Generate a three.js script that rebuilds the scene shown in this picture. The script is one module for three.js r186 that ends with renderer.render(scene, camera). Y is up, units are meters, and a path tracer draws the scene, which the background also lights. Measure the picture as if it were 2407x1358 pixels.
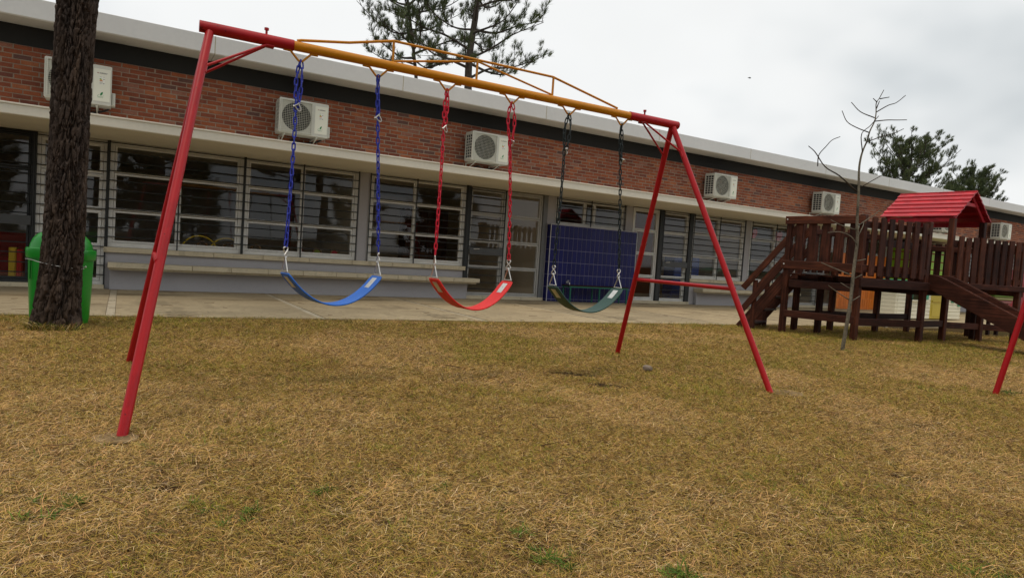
import * as THREE from 'three';
import { mergeGeometries, toCreasedNormals } from 'three/addons/utils/BufferGeometryUtils.js';

// ---------------------------------------------------------------- camera, sky, sun, exposure
const scene = new THREE.Scene();
const camera = new THREE.PerspectiveCamera(47.47, 1024 / 577, 0.05, 1500);
camera.position.set(0, 1.0, 0);
camera.rotation.set(-0.0505, 0, 0.0665, 'YXZ');
scene.add(camera);

const renderer = new THREE.WebGLRenderer({ antialias: true });
renderer.toneMapping = THREE.LinearToneMapping;
renderer.toneMappingExposure = 1.0;
renderer.shadowMap.enabled = true;

// seeded randomness and noise
function rng(seed) { let a = seed >>> 0; return () => { a = (a + 0x6D2B79F5) | 0; let t = Math.imul(a ^ (a >>> 15), 1 | a); t = (t + Math.imul(t ^ (t >>> 7), 61 | t)) ^ t; return ((t ^ (t >>> 14)) >>> 0) / 4294967296; }; }
const R0 = rng(7);
function hash3(x, y, z) { let h = Math.imul(x, 374761393) + Math.imul(y, 668265263) + Math.imul(z, 2147483647 ^ 0x5bd1e995); h = Math.imul(h ^ (h >>> 13), 1274126177); return ((h ^ (h >>> 16)) >>> 0) / 4294967296; }
function noise3(x, y, z) {
  const xi = Math.floor(x), yi = Math.floor(y), zi = Math.floor(z); let fx = x - xi, fy = y - yi, fz = z - zi;
  fx = fx * fx * (3 - 2 * fx); fy = fy * fy * (3 - 2 * fy); fz = fz * fz * (3 - 2 * fz);
  let v = 0;
  for (let k = 0; k < 8; k++) { const a = k & 1, b = (k >> 1) & 1, c = k >> 2; v += hash3(xi + a, yi + b, zi + c) * (a ? fx : 1 - fx) * (b ? fy : 1 - fy) * (c ? fz : 1 - fz); }
  return v;
}
function fbm(x, y, z = 0, n = 4) { let v = 0, a = 0.5, s = 0; for (let i = 0; i < n; i++) { v += a * noise3(x, y, z + i * 7.3); s += a; a *= 0.5; x *= 2.03; y *= 2.03; z *= 2.03; } return v / s; }
const clamp = (v, a = 0, b = 1) => Math.min(b, Math.max(a, v));
const smooth = (a, b, v) => { const t = clamp((v - a) / (b - a)); return t * t * (3 - 2 * t); };

const sunDir = new THREE.Vector3(-0.10, 0.94, 0.24).normalize();
{ // overcast sky: bright behind thin cloud, slate patches where the cloud is thick
  const W = 1024, H = 512, d = new Float32Array(W * H * 4), v = new THREE.Vector3();
  for (let j = 0; j < H; j++) for (let i = 0; i < W; i++) {
    const th = ((i + 0.5) / W - 0.5) * Math.PI * 2, ph = ((j + 0.5) / H - 0.5) * Math.PI;
    v.set(Math.cos(th) * Math.cos(ph), Math.sin(ph), Math.sin(th) * Math.cos(ph));
    const k = (j * W + i) * 4;
    if (v.y < -0.02) { d[k] = 0.2; d[k + 1] = 0.19; d[k + 2] = 0.15; d[k + 3] = 1; continue; }
    const q = 1 / (Math.max(v.y, 0) + 0.35);
    const n1 = fbm(v.x * q * 1.5 + 2.74, v.z * q * 1.5 + 28.98, 1.7, 5), n2 = fbm(v.x * q * 5 + 9, v.z * q * 5 + 2, 4.4, 4);
    const glow = Math.pow(Math.max(0, v.dot(sunDir)), 2.2);
    const thick = smooth(0.42, 0.74, n1 * 0.8 + n2 * 0.2);
    const L = (0.93 + 0.16 * glow) * (1 - 0.36 * thick) * (0.96 + 0.08 * n2);
    d[k] = L * (0.985 - 0.07 * thick); d[k + 1] = L * (1.0 - 0.015 * thick); d[k + 2] = L * (1.0 + 0.025 * thick); d[k + 3] = 1;
  }
  const sky = new THREE.DataTexture(d, W, H, THREE.RGBAFormat, THREE.FloatType);
  sky.mapping = THREE.EquirectangularReflectionMapping; sky.magFilter = THREE.LinearFilter; sky.minFilter = THREE.LinearFilter; sky.needsUpdate = true;
  scene.background = sky; scene.environment = sky;
}
const sun = new THREE.DirectionalLight(0xfff1dd, 1.4);
sun.position.copy(sunDir).multiplyScalar(60); sun.target.position.set(0, 0, -8); sun.position.add(sun.target.position);
sun.castShadow = true; sun.shadow.radius = 40; sun.shadow.mapSize.set(2048, 2048);
Object.assign(sun.shadow.camera, { left: -30, right: 30, top: 30, bottom: -30, near: 1, far: 140 });
scene.add(sun, sun.target);

// ---------------------------------------------------------------- helpers
const V = (x, y, z) => new THREE.Vector3(x, y, z);
const taken = {};
function numbered(n) { const k = taken[n] = (taken[n] ?? -1) + 1; return k ? n + '_' + String(k).padStart(3, '0') : n; }
function part(name, geo, mat, parent, label) { const m = new THREE.Mesh(geo, mat); m.name = name; m.castShadow = m.receiveShadow = true; if (label) m.userData.label = label; parent.add(m); return m; }
function grp(name, parent, label) { const g = new THREE.Group(); g.name = name; if (label) g.userData.label = label; parent.add(g); return g; }
function thing(name, label, category, group) { const g = new THREE.Group(); g.name = numbered(name); g.userData = { label, category }; if (group) g.userData.group = group; scene.add(g); return g; }
function tag(m, label, category, group) { Object.assign(m.userData, { label, category }); if (group) m.userData.group = group; return m; }

// chamfered box centred at the origin, uv in metres with the grain along its longest side
function cbox(w, h, d, c = 0.004, seed = 0) {
  c = Math.min(c, w * 0.3, h * 0.3, d * 0.3);
  const s = new THREE.Shape(); const a = w / 2 - c, b = h / 2 - c; s.moveTo(-a, -b); s.lineTo(a, -b); s.lineTo(a, b); s.lineTo(-a, b); s.closePath();
  const g = new THREE.ExtrudeGeometry(s, { depth: d - 2 * c, bevelEnabled: true, bevelThickness: c, bevelSize: c, bevelSegments: 1, steps: 1 });
  g.translate(0, 0, -d / 2 + c); return grainUV(g, seed);
}
function grainUV(g, seed = 0) {
  g.computeBoundingBox(); const sz = g.boundingBox.getSize(V(0, 0, 0)); const L = sz.x >= sz.y && sz.x >= sz.z ? 0 : sz.y >= sz.z ? 1 : 2;
  const p = g.attributes.position, n = g.attributes.normal, uv = new Float32Array(p.count * 2), o1 = (seed * 0.377) % 1 * 3, o2 = (seed * 0.733) % 1 * 3;
  for (let i = 0; i < p.count; i++) {
    const P = [p.getX(i), p.getY(i), p.getZ(i)], N = [Math.abs(n.getX(i)), Math.abs(n.getY(i)), Math.abs(n.getZ(i))];
    const m = N.indexOf(Math.max(...N)); let ax = [0, 1, 2].filter((k) => k !== m); const u = ax.includes(L) ? L : ax[0]; const w = ax.find((k) => k !== u);
    uv[i * 2] = P[u] + o1; uv[i * 2 + 1] = P[w] + o2;
  }
  g.setAttribute('uv', new THREE.BufferAttribute(uv, 2)); return g;
}
const boxAt = (x0, x1, y0, y1, z0, z1, c = 0.004, seed = 0) => cbox(x1 - x0, y1 - y0, z1 - z0, c, seed).translate((x0 + x1) / 2, (y0 + y1) / 2, (z0 + z1) / 2);
function merged(list) { const l = list.map((g) => (g.index ? g.toNonIndexed() : g)); l.forEach((g) => { for (const k of Object.keys(g.attributes)) if (!['position', 'normal', 'uv', 'color'].includes(k)) g.deleteAttribute(k); }); return mergeGeometries(l, false); }
// a board from a to b (its length), w wide across the horizontal, h along the upright direction
const up = V(0, 1, 0);
function beamMatrix(a, b, side) {
  const x = b.clone().sub(a).normalize(); let z = side ? side.clone() : x.clone().cross(up); if (z.lengthSq() < 1e-6) z = V(0, 0, 1); z.addScaledVector(x, -z.dot(x)).normalize();
  const y = z.clone().cross(x).normalize(); return new THREE.Matrix4().makeBasis(x, y, z).setPosition(a.clone().add(b).multiplyScalar(0.5));
}
let boardSeed = 1;
function board(name, a, b, h, w, mat, parent, side, c = 0.006) { const m = part(name, cbox(a.distanceTo(b), h, w, c, boardSeed++), mat, parent); m.applyMatrix4(beamMatrix(a, b, side)); return m; }
function rodGeo(a, b, r, r2 = r, seg = 12) {
  const g = new THREE.CylinderGeometry(r2, r, a.distanceTo(b), seg, 1); const q = new THREE.Quaternion().setFromUnitVectors(up, b.clone().sub(a).normalize());
  { const u = g.attributes.uv, L = a.distanceTo(b); for (let i = 0; i < u.count; i++) u.setXY(i, u.getX(i) * 6.28 * r + a.x, u.getY(i) * L); }
  return g.applyQuaternion(q).translate((a.x + b.x) / 2, (a.y + b.y) / 2, (a.z + b.z) / 2);
}
function taperTube(pts, radii, rad = 7, closedEnd = true) {
  const curve = new THREE.CatmullRomCurve3(pts, false, 'centripetal'), n = Math.max(4, (pts.length - 1) * 4);
  const fr = curve.computeFrenetFrames(n, false), pos = [], idx = [], uv = [];
  let len = 0, prev = null;
  for (let i = 0; i <= n; i++) {
    const t = i / n, p = curve.getPoint(t), f = t * (radii.length - 1), k = Math.min(radii.length - 2, Math.floor(f)), r = radii[k] + (radii[k + 1] - radii[k]) * (f - k);
    if (prev) len += p.distanceTo(prev); prev = p;
    for (let j = 0; j <= rad; j++) { const a = j / rad * Math.PI * 2, c = Math.cos(a) * r, s = Math.sin(a) * r; const N = fr.normals[i], B = fr.binormals[i]; pos.push(p.x + N.x * c + B.x * s, p.y + N.y * c + B.y * s, p.z + N.z * c + B.z * s); uv.push(j / rad * 2 * Math.PI * Math.max(r, .01), len); }
  }
  for (let i = 0; i < n; i++) for (let j = 0; j < rad; j++) { const a = i * (rad + 1) + j, b = a + rad + 1; idx.push(a, b, a + 1, b, b + 1, a + 1); }
  const g = new THREE.BufferGeometry(); g.setAttribute('position', new THREE.Float32BufferAttribute(pos, 3)); g.setAttribute('uv', new THREE.Float32BufferAttribute(uv, 2)); g.setIndex(idx); g.computeVertexNormals(); return g;
}

// procedural textures
function dataTex(w, h, fn, srgb = true, rep = true) {
  const d = new Uint8Array(w * h * 4);
  for (let j = 0; j < h; j++) for (let i = 0; i < w; i++) { const c = fn(i / w, j / h, i, j), k = (j * w + i) * 4; if (typeof c === 'number') { d[k] = d[k + 1] = d[k + 2] = clamp(c) * 255; } else { d[k] = clamp(c[0]) * 255; d[k + 1] = clamp(c[1]) * 255; d[k + 2] = clamp(c[2]) * 255; } d[k + 3] = 255; }
  const t = new THREE.DataTexture(d, w, h); t.magFilter = THREE.LinearFilter; t.minFilter = THREE.LinearMipmapLinearFilter; t.generateMipmaps = true; if (srgb) t.colorSpace = THREE.SRGBColorSpace; if (rep) t.wrapS = t.wrapT = THREE.RepeatWrapping; t.needsUpdate = true; return t;
}
// tileable noise by blending two shifted copies
function tfbm(u, v, fu, fv, z, n = 4) { const a = fbm(u * fu, v * fv, z, n), b = fbm((u - 1) * fu, v * fv, z, n), c = fbm(u * fu, (v - 1) * fv, z, n), d = fbm((u - 1) * fu, (v - 1) * fv, z, n); return (a * (1 - u) + b * u) * (1 - v) + (c * (1 - u) + d * u) * v; }
function rep(t, x, y = x) { const c = t.clone(); c.repeat.set(x, y); c.needsUpdate = true; return c; }
const texWood = dataTex(512, 256, (u, v) => { const w = tfbm(u, v, 3, 40, 2.2, 4), k = tfbm(u, v, 5, 5, 7.7, 4), b = tfbm(u, v, 30, 30, 5, 2); return 0.66 + 0.75 * (w - 0.5) + 0.7 * (k - 0.5) + 0.15 * (b - 0.5); });
const texWoodB = dataTex(512, 256, (u, v) => tfbm(u, v, 4, 60, 2.2, 4), false);
const texGrain = dataTex(256, 256, (u, v) => 0.86 + 0.28 * (tfbm(u, v, 40, 40, 3, 3) - 0.5) + 0.22 * (tfbm(u, v, 5, 5, 9, 3) - 0.5));
const texBump = dataTex(256, 256, (u, v) => tfbm(u, v, 36, 36, 1, 4), false);
const texPlaster = dataTex(512, 512, (u, v) => 0.93 + 0.07 * (tfbm(u, v, 4, 4, 6, 5) - 0.5) + 0.03 * (tfbm(u, v, 70, 70, 1, 2) - 0.5));
const texStone = dataTex(512, 256, (u, v) => { const a = tfbm(u, v, 6, 14, 3.2, 5), b = tfbm(u, v, 60, 60, 8.1, 2), s = smooth(0.56, 0.72, tfbm(u, v, 9, 5, 12, 4)); const L = 0.9 + 0.14 * (a - 0.5) + 0.1 * (b - 0.5) - 0.1 * s; return [L, L * 0.99, L * 0.97]; });
const texConc = dataTex(1024, 1024, (u, v) => {
  const a = tfbm(u, v, 5, 9, 3.2, 5), b = tfbm(u, v, 90, 90, 8.1, 2), s = smooth(0.52, 0.7, tfbm(u, v, 4, 11, 12, 5)), w = smooth(0.6, 0.75, tfbm(u, v, 12, 3, 21, 4)), sp = smooth(0.74, 0.8, tfbm(u, v, 60, 60, 31, 2));
  const L = 0.80 + 0.26 * (a - 0.5) + 0.14 * (b - 0.5) - 0.17 * s - 0.08 * w - 0.16 * sp; return [L, L * (0.975 - 0.02 * s), L * (0.93 - 0.05 * s)];
});
const texBark = dataTex(512, 512, (u, v) => { const a = tfbm(u, v, 20, 8, 3.1, 4), b = tfbm(u, v, 60, 60, 2, 2); const L = 0.7 + 0.6 * (a - 0.5) + 0.35 * (b - 0.5); return L; });
const texPaint = dataTex(256, 256, (u, v) => 0.9 + 0.12 * (tfbm(u, v, 6, 6, 2, 4) - 0.5) + 0.06 * (tfbm(u, v, 60, 60, 4, 2) - 0.5));
const texWorn = dataTex(512, 512, (u, v) => { const a = 0.92 + 0.1 * (tfbm(u, v, 5, 5, 2, 4) - 0.5) + 0.05 * (tfbm(u, v, 70, 70, 4, 2) - 0.5), c = smooth(0.69, 0.75, tfbm(u, v, 40, 26, 13, 3)), w = smooth(0.6, 0.8, tfbm(u, v, 14, 6, 33, 4)) * 0.14; return [a - w - 0.3 * c, (a - w * 0.4) * (1 - 0.1 * c), (a - w * 0.4) * (1 - 0.1 * c)]; });
const texPaintWood = dataTex(512, 256, (u, v) => 0.9 + 0.16 * (tfbm(u, v, 3, 30, 2.2, 4) - 0.5) + 0.28 * (smooth(0.5, 0.62, tfbm(u, v, 5, 9, 7.7, 4)) - 0.5) * 0.6);
const rgb = (r, g, b) => new THREE.Color().setRGB(r, g, b);
const std = (r, g, b, rough, o = {}) => new THREE.MeshPhysicalMaterial({ color: rgb(r, g, b), roughness: rough, specularIntensity: rough > 0.56 ? 0.35 : 0.7, ...o });
const phys = (r, g, b, rough, o = {}) => new THREE.MeshPhysicalMaterial({ color: rgb(r, g, b), roughness: rough, ...o });
const M = {
  red: phys(0.49, 0.008, 0.013, 0.4, { specularIntensity: 0.6, map: texWorn, clearcoat: 0.05, clearcoatRoughness: 0.25, bumpMap: texBump, bumpScale: 0.0004 }),
  yellow: phys(0.72, 0.27, 0.004, 0.38, { specularIntensity: 0.6, map: texWorn, clearcoat: 0.08, clearcoatRoughness: 0.3, bumpMap: texBump, bumpScale: 0.0004 }),
  steel: std(0.62, 0.61, 0.58, 0.34, { metalness: 0.9, bumpMap: texBump, bumpScale: 0.0003 }),
  darkSteel: std(0.028, 0.032, 0.034, 0.55, { map: texPaint }),
  greySteel: std(0.085, 0.09, 0.095, 0.5, { map: texPaint }),
  alu: std(0.80, 0.80, 0.77, 0.4, { metalness: 0.0, map: texPaint }),
  aluDoor: std(0.5, 0.5, 0.48, 0.4, { map: texPaint }),
  aluGrey: std(0.2, 0.21, 0.22, 0.45, { map: texPaint }),
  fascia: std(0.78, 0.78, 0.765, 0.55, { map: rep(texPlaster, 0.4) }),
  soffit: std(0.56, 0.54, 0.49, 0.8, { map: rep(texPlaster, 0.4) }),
  seal: std(0.42, 0.37, 0.24, 0.8),
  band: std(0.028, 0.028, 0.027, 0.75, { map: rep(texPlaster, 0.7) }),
  canopy: std(0.86, 0.81, 0.68, 0.75, { map: rep(texPlaster, 0.45) }),
  plaster: std(0.44, 0.43, 0.45, 0.85, { map: rep(texPlaster, 0.6), bumpMap: rep(texBump, 3), bumpScale: 0.0015 }),
  stone: std(0.68, 0.61, 0.46, 0.85, { map: texStone, bumpMap: rep(texBump, 3), bumpScale: 0.002 }),
  mortar: std(0.38, 0.295, 0.225, 0.95, { map: rep(texGrain, 3) }),
  brick: std(1, 1, 1, 0.9, { vertexColors: true, map: rep(texGrain, 5), bumpMap: rep(texBump, 5), bumpScale: 0.006 }),
  glass: new THREE.MeshPhysicalMaterial({ color: 0xffffff, roughness: 0.0, transmission: 1, thickness: 0, ior: 1.52 }),
  inWall: std(0.60, 0.54, 0.43, 0.9, { map: texPlaster }),
  inRed: std(0.36, 0.10, 0.05, 0.9, { map: texPlaster }),
  inFloor: std(0.32, 0.26, 0.19, 0.5, { map: texPlaster }),
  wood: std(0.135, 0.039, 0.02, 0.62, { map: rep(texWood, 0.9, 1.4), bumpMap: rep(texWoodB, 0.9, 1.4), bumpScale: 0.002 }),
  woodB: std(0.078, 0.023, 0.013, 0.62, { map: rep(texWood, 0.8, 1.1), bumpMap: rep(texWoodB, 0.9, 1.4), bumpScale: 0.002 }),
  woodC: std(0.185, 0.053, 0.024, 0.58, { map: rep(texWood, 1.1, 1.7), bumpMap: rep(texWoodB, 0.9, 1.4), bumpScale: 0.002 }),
  roofRed: std(0.60, 0.022, 0.034, 0.5, { map: texPaintWood, bumpMap: rep(texWoodB, 0.9, 1.4), bumpScale: 0.002 }),
  acBody: std(0.62, 0.62, 0.55, 0.5, { map: texPaint }),
  acDark: std(0.03, 0.032, 0.034, 0.6),
  acFan: std(0.03, 0.032, 0.034, 0.6),
  acWire: std(0.58, 0.57, 0.48, 0.5),
  bark: std(1, 1, 1, 0.95, { vertexColors: true, map: texBark, bumpMap: texBark, bumpScale: 0.006 }),
  barkFar: std(0.14, 0.115, 0.095, 0.95, { map: texBark, bumpMap: texBark, bumpScale: 0.02 }),
  needles: std(0.078, 0.098, 0.045, 0.7, { side: THREE.DoubleSide }),
  bin: phys(0.006, 0.30, 0.02, 0.3, { specularIntensity: 0.8, map: texPaint, clearcoat: 0.25, clearcoatRoughness: 0.2 }),
};
const shades = [M.wood, M.woodB, M.woodC];
const wood = (i) => shades[Math.floor(hash3(i, 17, 5) * 3)];

// ---------------------------------------------------------------- the building's axes
const B0 = V(0, 0, -14.947), BTURN = 0.5386;
const Bx = V(Math.cos(BTURN), 0, -Math.sin(BTURN)), Bz = V(Math.sin(BTURN), 0, Math.cos(BTURN));
const bw = (s, y, o) => B0.clone().addScaledVector(Bx, s).addScaledVector(Bz, o).setY(y);       // building -> world
const toB = (x, z) => { const d = V(x, 0, z).sub(V(B0.x, 0, B0.z)); return [d.dot(Bx), d.dot(Bz)]; };
const edgeOff = (s) => 4.12 + 0.055 * (s + 5) * (s < 14 ? 1 : 0) + (s >= 14 ? 1.05 : 0) + 0.05 * (noise3(s * 1.3, 2, 5) - 0.5);   // where the lawn meets the pavement
function groundY(x, z) { const [, o] = toB(x, z); const n = (fbm(x * 0.5 + 40, z * 0.5 + 40, 2, 3) - 0.5) * 0.05 + (noise3(x * 3, z * 3, 3) - 0.5) * 0.008; return -0.02 + n * smooth(3.5, 6.5, o) * 0.8 - 0.04 * (1 - smooth(2.5, 4.2, o)); }
const bare = [[0.6, -5.85, 0.34, 0.17], [0.84, -5.4, 0.27, 0.18], [-0.35, -5.15, 0.3, 0.16], [0.12, -2.22, 0.16, 0.09], [-1.35, -2.55, 0.2, 0.1], [1.55, -2.75, 0.22, 0.1], [-0.95, -4.3, 0.2, 0.12], [-1.6, -5.2, 0.24, 0.13], [2.1, -3.4, 0.2, 0.1], [-0.5, -2.95, 0.16, 0.08], [1.15, -4.0, 0.18, 0.1], [2.9, -4.6, 0.3, 0.15], [-2.2, -3.6, 0.2, 0.12], [3.6, -7.2, 0.4, 0.2], [0.85, -2.35, 0.12, 0.07]];
const soilAt = (x, z) => { let v = 0; bare.forEach(([bx, bz, rx, rz], i) => { v = Math.max(v, (i < 2 ? 1 : 0.62) * (1.25 - Math.hypot((x - bx) / rx, (z - bz) / rz))); }); return v <= 0 ? 0 : clamp(v * (0.45 + 1.1 * fbm(x * 9, z * 9, 3, 3))); };
const greenness = (x, z) => { const a = fbm(x * 1.25 + 11, z * 1.25 + 3, 6, 4), w = Math.max(0, 1 - Math.hypot((x - 6.6) / 3.4, (z + 11.2) / 1.9)); return clamp(smooth(0.44, 0.74, a) * 0.8 + w * 1.1 + 0.18 * smooth(-3.6, -6, z)); };
const dryness = (x, z) => smooth(0.46, 0.64, fbm(x * 1.1 + 31, z * 1.1 + 13, 9, 4));

// ---------------------------------------------------------------- ground
{
  const axis = (lo, hi, step, far) => { const a = []; let v = lo, s = step; const left = []; while (v > -far) { s *= 1.35; v -= s; left.unshift(v); } for (let x = lo; x <= hi + 1e-6; x += step) a.push(x); v = a[a.length - 1]; s = step; const right = []; while (v < far) { s *= 1.35; v += s; right.push(v); } return [...left, ...a, ...right]; };
  const xs = axis(-9, 12, 0.14, 500), zs = axis(-15, 1, 0.14, 500), pos = [], col = [], uv = [], idx = [];
  for (const z of zs) for (const x of xs) {
    pos.push(x, groundY(x, z), z); uv.push(x / 2.2, z / 2.2);
    const g = greenness(x, z), d = dryness(x, z), soil = soilAt(x, z);
    const c = [0.15 - 0.03 * g + 0.015 * d, 0.098 - 0.0 * g, 0.03 - 0.01 * g + 0.008 * d]; const e = [0.115, 0.078, 0.05];
    for (let k = 0; k < 3; k++) col.push(c[k] * (1 - soil) + e[k] * soil);
  }
  for (let j = 0; j < zs.length - 1; j++) for (let i = 0; i < xs.length - 1; i++) { const a = j * xs.length + i, b = a + xs.length; idx.push(a, b, a + 1, b, b + 1, a + 1); }
  const g = new THREE.BufferGeometry(); g.setAttribute('position', new THREE.Float32BufferAttribute(pos, 3)); g.setAttribute('color', new THREE.Float32BufferAttribute(col, 3)); g.setAttribute('uv', new THREE.Float32BufferAttribute(uv, 2)); g.setIndex(idx); g.computeVertexNormals();
  const rr = rng(91), cv = document.createElement('canvas'); cv.width = cv.height = 1024; const cx = cv.getContext('2d'); cx.fillStyle = '#a79a86'; cx.fillRect(0, 0, 1024, 1024);
  for (let i = 0; i < 26000; i++) { const x = rr() * 1024, y = rr() * 1024, a = rr() * 6.28, l = 8 + rr() * 26, t = rr(); const L = Math.floor(70 + 185 * t); cx.strokeStyle = `rgba(${L},${Math.floor(L * (0.9 + rr() * 0.08))},${Math.floor(L * (0.72 + rr() * 0.14))},0.75)`; cx.lineWidth = 0.8 + rr() * 1.3; cx.beginPath(); cx.moveTo(x, y); cx.quadraticCurveTo(x + Math.cos(a) * l * 0.5 + (rr() - 0.5) * 8, y + Math.sin(a) * l * 0.5 + (rr() - 0.5) * 8, x + Math.cos(a) * l, y + Math.sin(a) * l); cx.stroke(); }
  const t = new THREE.CanvasTexture(cv); t.colorSpace = THREE.SRGBColorSpace; t.wrapS = t.wrapT = THREE.RepeatWrapping;
  const m = part('ground', g, new THREE.MeshPhysicalMaterial({ vertexColors: true, map: t, roughness: 1, specularIntensity: 0.2, bumpMap: t, bumpScale: 0.012 }), scene); m.userData.kind = 'structure';
}
// concrete pavement: big slabs with pale joint strips between
{
  const pave = grp('pavement', scene); pave.userData.kind = 'structure'; pave.position.copy(B0); pave.rotation.y = BTURN;
  const base = std(0.60, 0.505, 0.35, 0.92, { map: rep(texConc, 0.28), bumpMap: rep(texBump, 2), bumpScale: 0.002 }), tones = [base, base.clone(), base.clone()]; tones[1].color.setRGB(0.64, 0.535, 0.37); tones[2].color.setRGB(0.56, 0.475, 0.335);
  const strip = std(0.72, 0.65, 0.52, 0.9, { map: rep(texConc, 0.5) });
  const slabGeo = (s0, s1) => {   // free edge follows the worn lawn border
    const sh = new THREE.Shape(); sh.moveTo(s0, -0.02); const n = Math.max(1, Math.round((s1 - s0) / 0.12)); for (let i = 0; i <= n; i++) { const s = s0 + (s1 - s0) * i / n; sh.lineTo(s, edgeOff(s)); } sh.lineTo(s1, -0.02); sh.closePath();
    const g = new THREE.ExtrudeGeometry(sh, { depth: 0.12, bevelEnabled: false }); g.rotateX(Math.PI / 2); return g;
  };
  for (let k = 0; k < 22; k++) { const s0 = -12.6 + k * 2.42; part('slab', slabGeo(s0 + 0.05, s0 + 2.37), tones[Math.floor(hash3(k, 3, 3) * 3)], pave); const g = slabGeo(s0 - 0.046, s0 + 0.046); g.translate(0, -0.005, 0); part('joint_strip', g, strip, pave); }
}

// ---------------------------------------------------------------- school building
const school = thing('school_building', 'long low school building of red brick with white canopy and barred windows', 'building');
school.position.copy(B0); school.rotation.y = BTURN;
const S0 = -14, S1 = 44;
{
  // roof fascia in sheet-metal panels, soffit, dark band
  for (let s = S0 + 0.9, i = 0; s < S1; s += 3.335, i++) {
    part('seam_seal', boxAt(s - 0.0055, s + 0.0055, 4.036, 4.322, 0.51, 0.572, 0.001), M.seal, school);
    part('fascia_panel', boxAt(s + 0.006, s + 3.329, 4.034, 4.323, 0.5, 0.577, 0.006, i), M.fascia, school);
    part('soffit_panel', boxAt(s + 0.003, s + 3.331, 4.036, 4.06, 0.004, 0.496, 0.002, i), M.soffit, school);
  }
  part('roof', boxAt(S0, S1, 4.07, 4.30, -7.2, 0.49, 0.01), M.fascia, school);
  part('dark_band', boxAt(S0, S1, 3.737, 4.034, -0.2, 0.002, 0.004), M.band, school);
  part('canopy', boxAt(S0, S1, 2.453, 2.607, -0.02, 1.62, 0.012), M.canopy, school);
  part('drip_edge', boxAt(S0, S1, 2.592, 2.616, 1.60, 1.634, 0.003), M.canopy, school);
  // shell: back wall, end walls, floor, ceiling
  part('back_wall', boxAt(S0, S1, 0, 4.06, -7.2, -7.0, 0.01), M.inWall, school);
  part('end_wall', boxAt(S0, S0 + 0.2, 0, 4.06, -6.99, 0, 0.01), M.plaster, school); part('end_wall', boxAt(S1 - 0.2, S1, 0, 4.06, -6.99, 0, 0.01), M.plaster, school);
  part('floor', boxAt(S0 + 0.21, S1 - 0.21, -0.1, 0.05, -6.99, -0.02, 0.002), M.inFloor, school);
  part('ceiling', boxAt(S0 + 0.21, S1 - 0.21, 2.62, 2.72, -6.99, -0.21, 0.002), M.inWall, school);
  // brickwork: mortar bed with single bricks standing proud of it
  const wall = part('brick_wall', boxAt(S0, S1, 2.607, 3.737, -0.2, -0.006, 0.001), M.mortar, school);
  const tones = [[0.31, 0.094, 0.048], [0.27, 0.082, 0.045], [0.35, 0.108, 0.050], [0.225, 0.072, 0.044], [0.39, 0.135, 0.064], [0.195, 0.070, 0.050], [0.16, 0.082, 0.068], [0.33, 0.145, 0.098]];
  const BW = 0.224, BH = 0.0595, PW = 0.24, PH = 0.0749;
  function brickGeo(v, tone, seed) {
    const r = rng(v * 31 + 5 + seed * 977), w = BW / 2, h = BH / 2, j = () => (r() - 0.5) * 0.005, pos = [], c = 0.005;
    const ring = (ins, z) => [[-w + ins + j(), -h + ins + j() * 0.6, z], [w - ins + j(), -h + ins + j() * 0.6, z], [w - ins + j(), h - ins + j() * 0.6, z], [-w + ins + j(), h - ins + j() * 0.6, z]];
    const back = ring(0, -0.014), mid = ring(0, -0.004), front = ring(c, j() * 0.5);
    const quad = (a, b, cc, d) => pos.push(...a, ...b, ...cc, ...a, ...cc, ...d);
    for (const [p, q] of [[back, mid], [mid, front]]) for (let k = 0; k < 4; k++) { const n = (k + 1) % 4; quad(p[k], p[n], q[n], q[k]); }
    const fm = [0, 0, front[0][2] + 0.002]; for (let k = 0; k < 4; k++) pos.push(...front[k], ...front[(k + 1) % 4], ...fm);
    const g = new THREE.BufferGeometry(); g.setAttribute('position', new THREE.Float32BufferAttribute(pos, 3)); g.computeVertexNormals();
    const t = tones[tone], n = pos.length / 3, col = new Float32Array(n * 3), uv = new Float32Array(n * 2), o = r() * 3; for (let i = 0; i < n; i++) { for (let k = 0; k < 3; k++) col[i * 3 + k] = t[k] * 1.12; uv[i * 2] = pos[i * 3] + o; uv[i * 2 + 1] = pos[i * 3 + 1] + o * 1.7; }
    g.setAttribute('color', new THREE.BufferAttribute(col, 3)); g.setAttribute('uv', new THREE.BufferAttribute(uv, 2)); return g;
  }
  const bank = []; for (let t = 0; t < 8; t++) for (let v = 0; v < 4; v++) bank.push(brickGeo(v, t, t));
  const pick = (i, j) => { const h = hash3(i, j, 9); const t = h < 0.26 ? 0 : h < 0.48 ? 1 : h < 0.62 ? 2 : h < 0.76 ? 3 : h < 0.84 ? 4 : h < 0.91 ? 5 : h < 0.945 ? 6 : 7; return bank[t * 4 + Math.floor(hash3(j, i, 4) * 4)]; };
  let single = 0; const rest = [];
  for (let j = 0; j < 15; j++) for (let i = 0; i < (S1 - S0) / PW - 1; i++) {
    const s = S0 + 0.12 + i * PW + (j % 2) * PW / 2 + (hash3(i, j, 2) - 0.5) * 0.012 + (hash3(0, j, 8) - 0.5) * 0.05, y = 2.65 + j * PH + (hash3(i, j, 3) - 0.5) * 0.004;
    if (y > 3.72) continue;
    const dz = (hash3(i, j, 6) - 0.5) * 0.005, rz = (hash3(i, j, 7) - 0.5) * 0.014;
    if (single < 300 && s > -9.4 && s < -3.0 && j >= 3) { single++; const m = part('brick', pick(i, j), M.brick, wall); m.position.set(s, y, dz); m.rotation.z = rz; } else rest.push(pick(i, j).clone().rotateZ(rz).translate(s, y, dz));
  }
  const far = part('bricks', merged(rest), M.brick, wall); far.userData.kind = 'stuff';

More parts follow.
